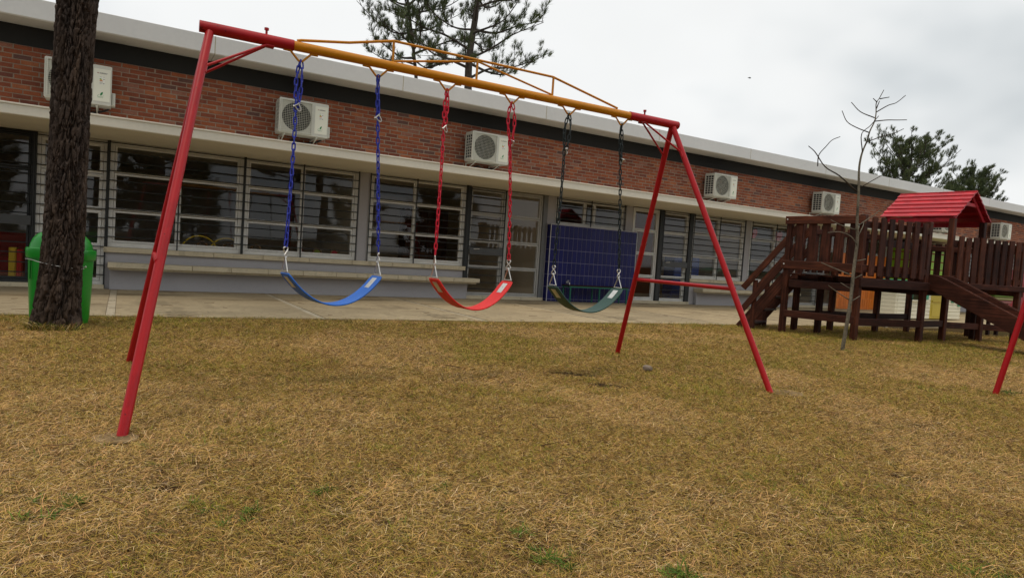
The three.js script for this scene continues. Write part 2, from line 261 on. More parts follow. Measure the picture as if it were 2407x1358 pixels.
  // windows and doors
  const bar = (x0, x1, y, z, r = 0.0095) => rodGeo(V(x0, y, z), V(x1, y, z), r, r, 6);
  function opening(kind, s0, s1, y0, y1, cols, rows, o = {}) {
    const g = grp(kind, school), fr = [], Z = -0.07, t = o.t ?? 0.05, mat = o.mat ?? M.alu;
    fr.push(boxAt(s0, s1, y1 - t, y1, Z - 0.05, Z + 0.05), boxAt(s0, s1, y0, y0 + t, Z - 0.05, Z + 0.05), boxAt(s0, s0 + t, y0 + t, y1 - t, Z - 0.05, Z + 0.05), boxAt(s1 - t, s1, y0 + t, y1 - t, Z - 0.05, Z + 0.05));
    const ys = [y0, ...rows, y1];
    for (let r = 0; r < ys.length - 1; r++) {
      const cs = (o.wideTop && r === ys.length - 2) ? [s0, s1] : [s0, ...cols, s1];
      for (let c = 0; c < cs.length - 1; c++) {
        const a = cs[c] + (c ? 0 : t), b = cs[c + 1] - (c === cs.length - 2 ? t : 0), p = ys[r] + (r ? 0 : t), q = ys[r + 1] - (r === ys.length - 2 ? t : 0), w = o.sash ?? 0.038, k = 0.004;
        for (const e of [[a + k, b - k, p + k, p + w], [a + k, b - k, q - w, q - k], [a + k, a + w, p + w, q - w], [b - w, b - k, p + w, q - w]]) fr.push(boxAt(e[0], e[1], e[2], e[3], Z - 0.03, Z + 0.035 + 0.004 * ((r + c) % 2), 0.005));
        const pn = part('pane', new THREE.PlaneGeometry(b - a - 2 * w + 0.01, q - p - 2 * w + 0.01), M.glass, g); pn.position.set((a + b) / 2, (p + q) / 2, Z + 0.002); pn.rotation.set((hash3(Math.round(a * 100), r, 1) - 0.5) * 0.008, (hash3(Math.round(a * 100), r, 2) - 0.5) * 0.008, 0);
      }
    }
    part('frame', merged(fr), mat, g);
    if (o.grille !== false) {
      const [ga, gb] = o.grille ?? [s0, s1], gz = 0.012;
      for (let y = y1 - 0.045; y > y0 + 0.03; y -= 0.155) part('bar', bar(ga, gb, y, gz), M.darkSteel, g);
      for (const p of o.posts ?? [s0 + 0.006, ...cols, s1 - 0.006]) part('grille_post', boxAt(p - 0.011, p + 0.011, y0 - 0.03, y1 - 0.005, gz + 0.008, gz + 0.022, 0.002), M.darkSteel, g);
      if (o.plate) { part('lock_plate', boxAt(ga + 0.02, gb - 0.02, 0.975, 1.125, gz + 0.024, gz + 0.04, 0.004), M.greySteel, g); part('handle', rodGeo(V(ga + 0.1, 1.09, gz + 0.075), V(ga + 0.24, 1.10, gz + 0.075), 0.009), M.steel, g); }
    }
    return g;
  }
  const rows3 = [1.315, 1.935], dRows = [0.70, 1.285, 1.87];
  function pillar(a, b) { part('pillar', boxAt(a, b, 0, 2.455, -0.22, 0, 0.008), M.plaster, school); }
  function lintel(a, b) { part('lintel', boxAt(a, b, 2.475, 2.615, -0.2, -0.022, 0.003), M.plaster, school); }
  lintel(S0 + 0.21, S1 - 0.21);
  let sl = 0;
  function lowWall(a, b, ba, bb) {   // wall under a window with stone sill and a stone bench along it
    part('sill_wall', boxAt(a, b, 0, 0.612, -0.2, -0.004, 0.004), M.plaster, school);
    const n = Math.round((b - a) / 0.88); for (let i = 0; i < n; i++) { const w = (b - a + 0.06) / n; part('sill_slab', boxAt(a - 0.03 + i * w + 0.003, a - 0.03 + (i + 1) * w - 0.003, 0.614, 0.70, -0.16, 0.055 + 0.003 * (i % 2), 0.006, sl++), M.stone, school); }
    if (ba === undefined) return;
    part('bench_base', boxAt(ba + 0.03, bb - 0.18, 0, 0.335, 0.0, 0.10, 0.004), M.plaster, school);
    part('bench_bed', boxAt(ba + 0.02, bb - 0.06, 0.337, 0.368, 0.0, 0.30, 0.004), M.stone, school);
    const m = Math.round((bb - ba) / 0.64); for (let i = 0; i < m; i++) { const w = (bb - ba) / m; part('bench_slab', boxAt(ba + i * w + 0.003, ba + (i + 1) * w - 0.003, 0.37, 0.452 + 0.003 * hash3(i, 5, 5), 0.0, 0.345 + 0.006 * hash3(i, 6, 5), 0.007, sl++), M.stone, school); }
  }
  function step(a, b) { part('door_step', boxAt(a, b, 0, 0.07, -0.2, 0.06, 0.006, sl++), M.stone, school); }
  // left part of the wing
  pillar(-13.9, -13.6);
  opening('door', -13.6, -11.2, 0.07, 2.45, [-12.4], dRows, { mat: M.aluGrey, plate: true }); step(-13.6, -11.2);
  opening('door', -11.18, -8.885, 0.07, 2.45, [-10.05], [1.87], { mat: M.darkSteel, grille: [-11.17, -8.89], plate: true }); step(-11.18, -8.885);
  opening('door', -8.87, -7.905, 0.07, 2.45, [], [0.70, 1.30, 1.89], { t: 0.06, sash: 0.055 }); step(-8.87, -7.905);
  lowWall(-7.9, -1.27, -7.86, -1.02);
  opening('window', -7.89, -5.80, 0.702, 2.47, [-6.845], rows3, { t: 0.075, wideTop: true });
  opening('window', -5.79, -3.68, 0.702, 2.47, [-4.75], rows3, { t: 0.065 });
  pillar(-3.66, -3.46);
  opening('window', -3.45, -1.29, 0.702, 2.47, [-2.45], rows3, { t: 0.06 });
  function module(k, full) {
    const d = k * 11.4;
    part('door_post', boxAt(d - 1.275, d - 1.20, 0.0, 2.45, -0.12, 0.03, 0.005), M.darkSteel, school);
    opening('door', d - 1.195, d - 0.31, 0.07, 2.43, [], dRows, { plate: true, grille: [d - 1.19, d - 0.32], t: 0.035, mat: M.aluDoor });
    opening('door', d - 0.28, d + 0.70, 0.07, 2.43, [], dRows, { grille: false, t: 0.04, mat: M.aluDoor });
    part('door_post', boxAt(d + 0.705, d + 0.82, 0.0, 2.45, -0.12, 0.02, 0.005), M.aluGrey, school);
    step(d - 1.275, d + 0.82);
    pillar(d + 0.825, d + 1.05);
    part('sill_wall', boxAt(d + 1.055, d + 3.19, 0, 1.785, -0.2, -0.006, 0.004), M.plaster, school);
    opening('window', d + 1.06, d + 3.18, 1.79, 2.45, [d + 1.93, d + 2.22], [], { t: 0.05, posts: [d + 1.07, d + 2.08, d + 3.12] });
    pillar(d + 3.2, d + 3.42);
    opening('door', d + 3.45, d + 4.34, 0.07, 2.43, [], dRows, { grille: false, t: 0.05 });
    part('door_post', boxAt(d + 4.345, d + 4.47, 0, 2.45, -0.12, 0.03, 0.005), M.darkSteel, school);
    opening('door', d + 4.475, d + 5.42, 0.07, 2.43, [], dRows, { plate: true, grille: [d + 4.48, d + 5.41], t: 0.04 });
    part('door_post', boxAt(d + 5.425, d + 5.56, 0, 2.45, -0.12, 0.03, 0.005), M.darkSteel, school);
    step(d + 3.43, d + 5.56);
    lowWall(d + 5.57, d + 10.12, d + 5.75, d + 9.9);
    opening('window', d + 5.58, d + 7.62, 0.702, 2.45, [d + 6.58], rows3, { t: 0.055 });
    pillar(d + 7.64, d + 7.88);
    opening('window', d + 7.9, d + 10.1, 0.702, 2.45, [d + 8.98], rows3, { t: 0.055 });
  }
  module(0); module(1); module(2);
  pillar(33.0, 33.3); part('sill_wall', boxAt(33.31, S1 - 0.21, 0, 2.47, -0.2, 0, 0.004), M.plaster, school);
  // rooms
  for (const s of [-8.9, -3.56, 0.93, 3.31, 7.76, 12.33, 14.71, 19.16, 23.73, 26.1, 30.5]) part('partition', boxAt(s - 0.06, s + 0.06, 0.052, 2.618, -6.98, -0.23, 0.002), M.inWall, school);
  part('feature_wall', boxAt(3.4, 7.68, 0.052, 2.616, -3.6, -3.5, 0.002), M.inRed, school);
}

// ---------------------------------------------------------------- tiled walls
function tiledWall(s0, s1, h, zf, tw, th, tileCol, groutCol, edgeCol, label, gap = 0.012, flat = 0.12) {
  const t = thing('tiled_wall', label, 'tiled wall'); t.position.copy(bw(s0, 0, zf)); t.rotation.y = BTURN;
  const grout = std(...groutCol, 0.85), tm = [0, 1, 2].map((i) => phys(tileCol[0] * (0.9 + 0.1 * i), tileCol[1] * (0.9 + 0.1 * i), tileCol[2] * (0.9 + 0.1 * i), 0.34, { specularIntensity: 0.45, map: texPaint, bumpMap: rep(texBump, 2), bumpScale: 0.0012 }));
  part('core', boxAt(0.012, s1 - s0 - 0.012, 0, h - 0.012, -zf + 0.004, -0.012, 0.002), grout, t);
  const W = s1 - s0 - 0.024, nx = Math.round(W / tw), ww = W / nx;
  let y1 = h - 0.016, j = 0; const geos = {};
  while (y1 > 0.03) {
    const y0 = Math.max(0.0, y1 - th), gg = geos[(y1 - y0).toFixed(3)] ??= cbox(ww - gap, y1 - y0 - gap, 0.009, 0.002);
    for (let i = 0; i < nx; i++) { const m = part('tile', gg, tm[Math.floor(hash3(i, j, 77) * 3)], t); m.position.set(0.012 + (i + 0.5) * ww, (y0 + y1) / 2, -0.008 + (hash3(i, j, 5) - 0.5) * 0.0012); m.rotation.set((hash3(i, j, 6) - 0.5) * 0.012, (hash3(i, j, 7) - 0.5) * 0.012, 0); }
    if (zf > 0.1) { const ge = geos['e' + (y1 - y0).toFixed(3)] ??= cbox(0.009, y1 - y0 - gap, zf - 0.03, 0.002); const m = part('tile', ge, tm[j % 3], t); m.position.set(0.008, (y0 + y1) / 2, -zf / 2 - 0.004); }
    y1 -= th; j++;
  }
  const em = std(...edgeCol, 0.5);
  part('trim', merged([boxAt(0, s1 - s0, h - 0.012, h, -zf + 0.004, 0.001, 0.003), boxAt(-0.001, 0.014, 0, h - 0.0125, -0.014, 0.001, 0.003), boxAt(s1 - s0 - 0.014, s1 - s0 + 0.001, 0, h - 0.0125, -0.014, 0.001, 0.003)]), em, t);
  return t;
}
tiledWall(0.84, 3.47, 1.80, 0.17, 0.131, 0.288, [0.015, 0.018, 0.135], [0.24, 0.24, 0.32], [0.55, 0.55, 0.58], 'dark blue tiled wall below the high barred window');
tiledWall(11.95, 14.58, 1.80, 0.17, 0.131, 0.288, [0.86, 0.23, 0.025], [0.6, 0.25, 0.1], [0.5, 0.25, 0.1], 'orange tiled wall behind the wooden play tower');
tiledWall(14.9, 17.35, 2.3, 0.9, 0.5, 0.27, [0.30, 0.55, 0.03], [0.2, 0.02, 0.015], [0.3, 0.05, 0.04], 'bright green panel wall with dark red joints seen through slats', 0.04);
tiledWall(23.64, 26.27, 1.80, 0.17, 0.131, 0.288, [0.5, 0.02, 0.035], [0.35, 0.08, 0.08], [0.5, 0.2, 0.2], 'red tiled wall at the right edge beyond the slide');
{ // drinking tap
  const t = thing('water_tap', 'small chrome water tap on the dark blue tiled wall', 'tap'); t.position.copy(bw(1.40, 0.46, 0.172)); t.rotation.y = BTURN;
  part('spout', taperTube([V(0, 0, 0), V(0, 0, 0.06), V(0, -0.01, 0.09), V(0, -0.05, 0.1)], [0.016, 0.014, 0.013, 0.012], 10), M.steel, t);
  part('flange', new THREE.CylinderGeometry(0.03, 0.03, 0.012, 20).rotateX(Math.PI / 2).translate(0, 0, 0.007), M.steel, t);
  part('knob', merged([new THREE.CylinderGeometry(0.006, 0.006, 0.03, 8).translate(0, 0.025, 0.05), cbox(0.055, 0.014, 0.014, 0.004).translate(0, 0.045, 0.05), cbox(0.014, 0.014, 0.05, 0.004).translate(0, 0.0452, 0.05)]), M.steel, t);
}
{ // green steel bench in front of the tiles
  const t = thing('steel_bench', 'low green steel framed bench against the blue tiled wall', 'bench'); t.position.copy(bw(1.2, 0, 0.42)); t.rotation.y = BTURN;
  const green = std(0.012, 0.16, 0.10, 0.45, { map: texPaint });
  for (const x of [0.03, 0.88, 1.72]) for (const z of [-0.14, 0.14]) part('leg', boxAt(x - 0.014, x + 0.014, 0, 0.36, z - 0.014, z + 0.014, 0.003), green, t);
  part('rail', merged([boxAt(0.0, 1.75, 0.362, 0.39, 0.125, 0.153, 0.003), boxAt(0.0, 1.75, 0.362, 0.39, -0.153, -0.125, 0.003), boxAt(0.0, 0.028, 0.362, 0.389, -0.124, 0.124, 0.003), boxAt(1.722, 1.75, 0.362, 0.389, -0.124, 0.124, 0.003)]), green, t);
  for (let i = 0; i < 3; i++) part('seat_plank', boxAt(-0.02, 1.77, 0.392, 0.412, -0.155 + i * 0.105, -0.055 + i * 0.105, 0.004, i), M.woodB, t);
}

// ---------------------------------------------------------------- air conditioners
{
  const cv = document.createElement('canvas'); cv.width = 256; cv.height = 512; const c = cv.getContext('2d'); c.fillStyle = '#fbfbf4'; c.fillRect(0, 0, 256, 512);
  c.save(); c.translate(48, 78); c.transform(1, 0, -0.2, 1, 0, 0); c.fillStyle = '#8a2f35'; c.font = 'bold 26px sans-serif'; c.fillText('PN', 0, 0); c.fillStyle = '#24242a'; c.font = 'bold 30px sans-serif'; c.fillText('AIRWAY', 42, 0); c.restore();
  c.fillStyle = '#ffffff'; c.fillRect(84, 118, 92, 128); c.strokeStyle = '#d5d5d0'; c.strokeRect(84, 118, 92, 128);
  [['#3a9c3a', 26], ['#b8c83a', 34], ['#e6a52c', 42], ['#d2452c', 50]].forEach(([k, w], i) => { c.fillStyle = k; c.fillRect(92, 152 + i * 11, w, 9); }); c.fillStyle = '#555'; c.fillRect(146, 158, 20, 9); for (let i = 0; i < 5; i++) c.fillRect(92, 206 + i * 7, 30 + 30 * hash3(i, 1, 1), 2); c.fillRect(150, 222, 14, 14); c.fillStyle = '#777'; c.fillRect(92, 126, 30, 4); c.fillRect(146, 126, 22, 4);
  c.fillStyle = '#1f8a4d'; c.beginPath(); c.moveTo(106, 420); c.quadraticCurveTo(104, 376, 146, 360); c.quadraticCurveTo(152, 408, 112, 424); c.closePath(); c.fill(); c.strokeStyle = '#3f9a62'; c.lineWidth = 4; c.beginPath(); c.ellipse(118, 420, 52, 18, -0.25, 0.6, 4.2); c.stroke(); c.font = 'italic 17px sans-serif'; c.fillStyle = '#3f8a5a'; c.fillText('Ecoinverter', 66, 458);
  const print = new THREE.CanvasTexture(cv); print.colorSpace = THREE.SRGBColorSpace;
  const printMat = std(0.66, 0.66, 0.6, 0.5, { map: print });
  const W = 0.86, H = 0.6, D = 0.35;
  const labels = ['air conditioner unit partly hidden by the big tree trunk', 'air conditioner unit behind the left blue swing chain', 'air conditioner unit behind the right red swing chain', 'air conditioner unit just right of the red swing frame', 'air conditioner unit above the wooden rail left end beside sapling', 'air conditioner unit seen below the small red roof', 'air conditioner unit farthest right on the brick wall'];
  const spots = [-8.75, -5.34, -1.48, 5.70, 10.33, 17.28, 21.55];
  const proto = new THREE.Group();
  { // casing with a round fan opening, hollow behind
    const fx = 0.30, fy = H / 2, R = 0.258, fw = 0.57;
    const sh = new THREE.Shape(); const rc = 0.012; sh.moveTo(rc, 0); sh.lineTo(W - rc, 0); sh.lineTo(W, rc); sh.lineTo(W, H - rc); sh.lineTo(W - rc, H); sh.lineTo(rc, H); sh.lineTo(0, H - rc); sh.lineTo(0, rc); sh.closePath();
    const hole = new THREE.Path(); hole.absarc(fx, fy, R, 0, Math.PI * 2); sh.holes.push(hole);
    const front = new THREE.ExtrudeGeometry(sh, { depth: 0.012, bevelEnabled: true, bevelThickness: 0.005, bevelSize: 0.005, bevelSegments: 2, curveSegments: 28 }).translate(0, 0, D - 0.018);
    part('casing', merged([front, boxAt(0.006, W, H - 0.02, H + 0.004, 0, D - 0.018, 0.004), boxAt(0.006, W, -0.004, 0.02, 0, D - 0.018, 0.004), boxAt(W - 0.02, W + 0.003, 0.021, H - 0.021, 0, D - 0.018, 0.004), boxAt(-0.002, 0.02, 0.021, H - 0.021, D - 0.05, D - 0.018, 0.003), boxAt(-0.002, 0.02, 0.021, H - 0.021, 0, 0.03, 0.003), boxAt(-0.002, 0.02, H - 0.06, H - 0.021, 0.031, D - 0.051, 0.003), boxAt(-0.002, 0.02, 0.021, 0.06, 0.031, D - 0.051, 0.003), boxAt(fx + R + 0.03, W - 0.021, 0.021, H - 0.021, 0.03, D - 0.02, 0.002)]), M.acBody, proto);
    part('back_coil', boxAt(0.02, fx + R + 0.02, 0.022, H - 0.022, 0.01, 0.03, 0.001), M.acDark, proto);
    const side = []; for (let i = 1; i < 8; i++) side.push(boxAt(0.0, 0.014, 0.06 + i * 0.06 - 0.006, 0.06 + i * 0.06 + 0.006, 0.031, D - 0.051, 0.002)); for (let i = 1; i < 3; i++) side.push(boxAt(0.001, 0.013, 0.061, H - 0.061, 0.03 + i * 0.09 - 0.006, 0.03 + i * 0.09 + 0.006, 0.002));
    part('side_louvre', merged(side), M.acBody, proto);
    part('side_screen', boxAt(0.016, 0.019, 0.061, H - 0.061, 0.032, D - 0.052, 0.0005), M.acDark, proto);
    part('fan_housing', new THREE.CylinderGeometry(R, R, 0.2, 36, 1, true).rotateX(Math.PI / 2).translate(fx, fy, D - 0.13), M.acDark, proto);
    const fan = grp('fan', proto); const blades = [];
    for (let k = 0; k < 3; k++) { const b = new THREE.Shape(); b.moveTo(0.05, -0.03); b.quadraticCurveTo(0.16, -0.14, 0.23, -0.05); b.quadraticCurveTo(0.235, 0.06, 0.17, 0.11); b.quadraticCurveTo(0.1, 0.08, 0.05, 0.04); b.closePath(); const g = new THREE.ExtrudeGeometry(b, { depth: 0.006, bevelEnabled: false, curveSegments: 8 }); g.rotateX(0.3).rotateZ(k * 2.094).translate(fx, fy, D - 0.13); blades.push(g); }
    part('blade', merged(blades), M.acFan, fan); part('hub', new THREE.CylinderGeometry(0.06, 0.065, 0.08, 20).rotateX(Math.PI / 2).translate(fx, fy, D - 0.12), M.acFan, fan);
    // square wire guard
    const wires = []; const n = 17; for (let i = 0; i <= n; i++) { const x = fx - fw / 2 + 0.025 + (fw - 0.05) * i / n; wires.push(boxAt(x - 0.0015, x + 0.0015, 0.035, H - 0.035, D + 0.014, D + 0.018, 0.0005)); const y = 0.035 + (H - 0.07) * i / n; wires.push(boxAt(fx - fw / 2 + 0.025, fx + fw / 2 - 0.025, y - 0.0015, y + 0.0015, D + 0.0181, D + 0.022, 0.0005)); }
    part('fan_guard', merged(wires), M.acWire, proto);
    part('guard_rim', merged([boxAt(fx - fw / 2 + 0.01, fx - fw / 2 + 0.024, 0.02, H - 0.02, D, D + 0.024, 0.004), boxAt(fx + fw / 2 - 0.024, fx + fw / 2 - 0.01, 0.02, H - 0.02, D, D + 0.024, 0.004), boxAt(fx - fw / 2 + 0.025, fx + fw / 2 - 0.025, 0.02, 0.034, D, D + 0.024, 0.004), boxAt(fx - fw / 2 + 0.025, fx + fw / 2 - 0.025, H - 0.034, H - 0.02, D, D + 0.024, 0.004)]), M.acBody, proto);
    const pan = part('front_panel', new THREE.PlaneGeometry(0.225, 0.5), printMat, proto); pan.position.set(0.735, H / 2, D + 0.0035);
    part('valve_cover', cbox(0.055, 0.2, 0.2, 0.02).translate(W + 0.032, 0.115, 0.2), M.acBody, proto);
    part('bracket', merged([boxAt(0.09, 0.12, -0.035, -0.006, -0.14, D - 0.02, 0.003), boxAt(0.092, 0.118, -0.17, -0.036, -0.14, -0.115, 0.003), rodGeo(V(0.105, -0.16, -0.115), V(0.105, -0.035, D - 0.06), 0.011, 0.011, 6)]), M.acBody, proto);
    part('bracket', merged([boxAt(0.66, 0.69, -0.035, -0.006, -0.14, D - 0.02, 0.003), boxAt(0.662, 0.688, -0.17, -0.036, -0.14, -0.115, 0.003), rodGeo(V(0.675, -0.16, -0.115), V(0.675, -0.035, D - 0.06), 0.011, 0.011, 6)]), M.acBody, proto);
    part('hose', new THREE.TubeGeometry(new THREE.CatmullRomCurve3([V(W + 0.02, 0.12, 0.1), V(W - 0.05, -0.02, 0.02), V(0.5, -0.1, -0.02), V(0.32, -0.07, 0.05), V(0.3, -0.08, -0.12)]), 24, 0.016, 7), M.darkSteel, proto);
  }
  spots.forEach((s, i) => { const t = i ? proto.clone() : proto; t.name = numbered('air_conditioner'); t.userData = { label: labels[i], category: 'air conditioner', group: 'air conditioners on the brick wall' }; t.position.copy(bw(s, 2.93 + (i === 5 ? -0.05 : 0), 0.15)); t.rotation.y = BTURN; scene.add(t); });
}

// ---------------------------------------------------------------- swing frame
const SC = V(-0.323, 0, -5.267), SD = V(0.8701, 0, -0.4928), SN = V(0.4928, 0, 0.8701);
const sw = (t, y, n = 0) => SC.clone().addScaledVector(SD, t).addScaledVector(SN, n).setY(y);
const BY = 2.327;
function swingFrame(name, label, P, half, spl, wide, H, rB, rL, low = 0.64) {   // P(t,y,n) -> world
  const t = thing(name, label, 'swing set');
  part('beam', rodGeo(P(-half + 0.52, H), P(half - 0.52, H), rB, rB, 28), M.yellow, t);
  for (const e of [-1, 1]) {
    part('sleeve', rodGeo(P(e * (half + 0.06), H), P(e * (half - 0.522), H), rB + 0.004, rB + 0.004, 28), M.red, t);
    for (const w of [-1, 1]) {
      part('leg', rodGeo(P(e * (half + spl), -0.06, w * wide), P(e * half, H - 0.03, w * 0.012), rL, rL, 20), M.red, t);
      const f = 0.115, a = P(e * (half - 0.345), H - rB - 0.004, w * 0.015), b = P(e * (half + spl * f - 0.025), H * (1 - f), w * wide * f);
      part('brace', merged([rodGeo(a, b, 0.0085, 0.0085, 8), rodGeo(P(e * (half - 0.395), H - rB - 0.006, w * 0.015), a, 0.01, 0.01, 8), rodGeo(b.clone(), P(e * (half + spl * (f + 0.02) - 0.025), H * (1 - f - 0.02), w * wide * (f + 0.02)), 0.011, 0.011, 8)]), M.red, t);
    }
    const f = low; part('crossbar', rodGeo(P(e * (half + spl * f), H * (1 - f), -wide * f), P(e * (half + spl * f), H * (1 - f), wide * f), 0.019, 0.019, 14), M.red, t);
    part('bolt', merged([rodGeo(P(e * (half - 0.345), H + rB), P(e * (half - 0.345), H + rB + 0.045), 0.008, 0.008, 8), rodGeo(P(e * (half - 0.345), H + rB + 0.03), P(e * (half - 0.345), H + rB + 0.045), 0.015, 0.015, 6)]), M.red, t);
  }
  return t;
}
const frame = swingFrame('swing_set', 'red and yellow steel swing frame standing on the dry lawn', sw, 1.985, 0.3935, 1.055, BY, 0.033, 0.0258);
{
  const pt = (t, y) => sw(t, y + 0.012);
  const rod = (pts, r = 0.0095) => merged(pts.slice(1).map((p, i) => rodGeo(pts[i], p, r, r, 8)).concat(pts.slice(1, -1).map((p) => new THREE.SphereGeometry(r, 8, 6).translate(p.x, p.y, p.z))));
  part('truss_rod', rod([pt(-1.44, 2.352), pt(-1.415, 2.36), pt(-1.087, 2.415), pt(-0.76, 2.497), pt(-0.085, 2.498), pt(0.63, 2.500), pt(1.30, 2.362), pt(1.325, 2.356)]), M.yellow, frame);
  for (const s of [-0.76, -0.075, 0.635]) part('truss_post', rodGeo(pt(s, 2.345), pt(s, 2.496), 0.0095, 0.0095, 8), M.yellow, frame);
  part('truss_rod', rod([pt(-0.75, 2.353), pt(-0.08, 2.486)], 0.008), M.yellow, frame); part('truss_rod', rod([pt(-0.07, 2.486), pt(0.63, 2.353)], 0.008), M.yellow, frame);
}
const HT = [-1.413, -0.865, -0.318, 0.253, 0.814, 1.383];
for (const h of HT) { const y = BY - 0.033; part('hanger', merged([rodGeo(sw(h - 0.115, y - 0.002), sw(h - 0.065, y - 0.004), 0.0085, 0.0085, 8), rodGeo(sw(h - 0.068, y - 0.004), sw(h - 0.012, y - 0.062), 0.0075, 0.0075, 8), rodGeo(sw(h - 0.013, y - 0.062), sw(h + 0.013, y - 0.062), 0.0075, 0.0075, 8), rodGeo(sw(h + 0.012, y - 0.062), sw(h + 0.068, y - 0.004), 0.0075, 0.0075, 8), rodGeo(sw(h + 0.065, y - 0.004), sw(h + 0.115, y - 0.002), 0.0085, 0.0085, 8)]), M.yellow, frame); }

// chain link: a stadium of wire, long side up
const linkGeo = (() => { const P = [], L = 0.017, w = 0.0095; for (let k = 0; k < 20; k++) { const a = k / 20 * Math.PI * 2; P.push(V(Math.cos(a) * w, Math.sin(a) * w + (Math.sin(a) >= 0 ? L : -L), 0)); } return new THREE.TubeGeometry(new THREE.CatmullRomCurve3(P, true), 26, 0.0052, 6, true); })();
function addChain(name, path, mat, parent, twist, seed) {
  const curve = new THREE.CatmullRomCurve3(path, false, 'centripetal'), len = curve.getLength(), n = Math.max(2, Math.round(len / 0.0445)), g = grp(name, parent), r = rng(seed);
  for (let i = 0; i < n; i++) {
    const u = (i + 0.5) / n, p = curve.getPointAt(u), tg = curve.getTangentAt(u), m = part('link', linkGeo, mat, g);
    m.position.copy(p); const q = new THREE.Quaternion().setFromUnitVectors(up, tg), q2 = new THREE.Quaternion().setFromAxisAngle(up, twist + (i % 2 ? Math.PI / 2 : 0) + (r() - 0.5) * 0.5 + i * 0.05); m.quaternion.copy(q).multiply(q2);
    m.rotation.z += (r() - 0.5) * 0.08;
  }
  return g;
}
function swing(label, tl, tr, seatY, low, chainMat, seatMat, hooks, loops, seed, tw = 0) {
  const mt = (tl + tr) / 2, ct = Math.cos(tw), st = Math.sin(tw), ss = (x, y, n = 0) => sw(mt + (x - mt) * ct + n * st, y, n * ct - (x - mt) * st), NS = SN.clone().multiplyScalar(ct).addScaledVector(SD, st);   // the seat hangs turned by tw
  const t = thing('swing', label, 'swing', 'swings hanging from the steel frame');
  const ends = [tl, tr];
  [0, 1].forEach((e) => {
    const [ht] = hooks[e], s = ends[e], top = sw(ht, BY - 0.112), hookTop = ss(s, seatY + 0.172), dir = hookTop.clone().sub(top).normalize();
    // the doubled length: up to the hanger and back down to the shackle
    const sh = top.clone().addScaledVector(dir, loops[e].d), o = SD.clone().multiplyScalar(loops[e].w), on = SN.clone().multiplyScalar(loops[e].n ?? 0.006);
    addChain('chain', [hookTop.clone(), top.clone().lerp(hookTop, 0.5), sh.clone().addScaledVector(o, -0.35), top.clone().addScaledVector(dir, loops[e].d * 0.5).addScaledVector(o, -0.8), top.clone().addScaledVector(dir, 0.04).addScaledVector(o, -0.55), top.clone().add(V(0, 0.022, 0)).add(on)], chainMat, t, seed + e, seed * 7 + e);
    addChain('chain_tail', [top.clone().add(V(0, 0.015, 0)).addScaledVector(o, 0.35).sub(on), top.clone().addScaledVector(dir, 0.06).addScaledVector(o, 0.75), top.clone().addScaledVector(dir, loops[e].d * 0.55).addScaledVector(o, 0.8), sh.clone().addScaledVector(o, 0.25)], chainMat, t, seed + e + 0.9, seed * 9 + e);
    // bow shackle
    const sk = grp('shackle', t); const bow = []; for (let k = 0; k <= 10; k++) { const a = Math.PI + k / 10 * Math.PI; bow.push(V(Math.cos(a) * 0.013, Math.sin(a) * 0.03, 0)); }
    part('bow', new THREE.TubeGeometry(new THREE.CatmullRomCurve3([V(-0.013, 0.018, 0), ...bow, V(0.013, 0.018, 0)]), 24, 0.0048, 6), M.steel, sk); part('pin', merged([rodGeo(V(-0.022, 0.016, 0), V(0.024, 0.016, 0), 0.0048, 0.0048, 8), new THREE.SphereGeometry(0.008, 10, 8).translate(-0.02, 0.016, 0)]), M.steel, sk);
    sk.position.copy(sh).addScaledVector(SN, 0.012).addScaledVector(o, 0.2); sk.rotation.set(0.2, loops[e].sr ?? 0.8, loops[e].sz ?? 0.5);
    // figure-eight hook
    const ft = []; for (let k = 0; k < 28; k++) { const a = k / 28 * Math.PI * 2; ft.push(V(Math.sin(2 * a) * 0.0165, Math.cos(a) * 0.037, Math.sin(a) * 0.005)); }
    const hk = part('hook', new THREE.TubeGeometry(new THREE.CatmullRomCurve3(ft, true), 64, 0.0048, 7, true), M.steel, t); hk.position.copy(ss(s, seatY + 0.13)); hk.rotation.y = 0.5 + seed * 0.7 + e * 1.1;
    // triangle
    const a = ss(s, seatY + 0.1), b = ss(s, seatY, 0.052), c = ss(s, seatY, -0.052), r = 0.0045;
    part('triangle', merged([rodGeo(a, b, r, r, 8), rodGeo(b, c, r, r, 8), rodGeo(c, a, r, r, 8), ...[a, b, c].map((p) => new THREE.SphereGeometry(r, 8, 6).translate(p.x, p.y, p.z))]), M.steel, t);
  });
  // sling seat: a wide strap swept along its sag
  const n = 44, hw = 0.088, th = 0.0055, P = [], mid = (tl + tr) / 2, hl = (tr - tl) / 2;
  const shape = (u) => { const x = u * 2 - 1, k = Math.abs(x); return [mid + hl * x * (1 + 0.03 * (1 - k)), low + (seatY - 0.012 - low) * (0.93 * k * k + 0.07 * Math.pow(k, 4))]; };
  const pos = [], idx = []; const ring = 8;
  for (let i = 0; i <= n; i++) {
    const u = i / n, [x, y] = shape(u), [xa, ya] = shape(Math.max(0, u - 0.01)), [xb, yb] = shape(Math.min(1, u + 0.01)); const dl = Math.hypot(xb - xa, yb - ya), nx = -(yb - ya) / dl, ny = (xb - xa) / dl;
    const e = Math.min(i, n - i), w = hw - (e === 0 ? 0.014 : e === 1 ? 0.003 : 0), c = 0.003;
    for (const [q, k] of [[-w, -th + c], [-w + c, -th], [w - c, -th], [w, -th + c], [w, th - c], [w - c, th], [-w + c, th], [-w, th - c]]) { const p = ss(x + nx * k, y + ny * k, q); pos.push(p.x, p.y, p.z); }
  }
  for (let i = 0; i < n; i++) for (let k = 0; k < ring; k++) { const a = i * ring + k, b = i * ring + (k + 1) % ring, c = a + ring, d = b + ring; idx.push(a, b, c, b, d, c); }
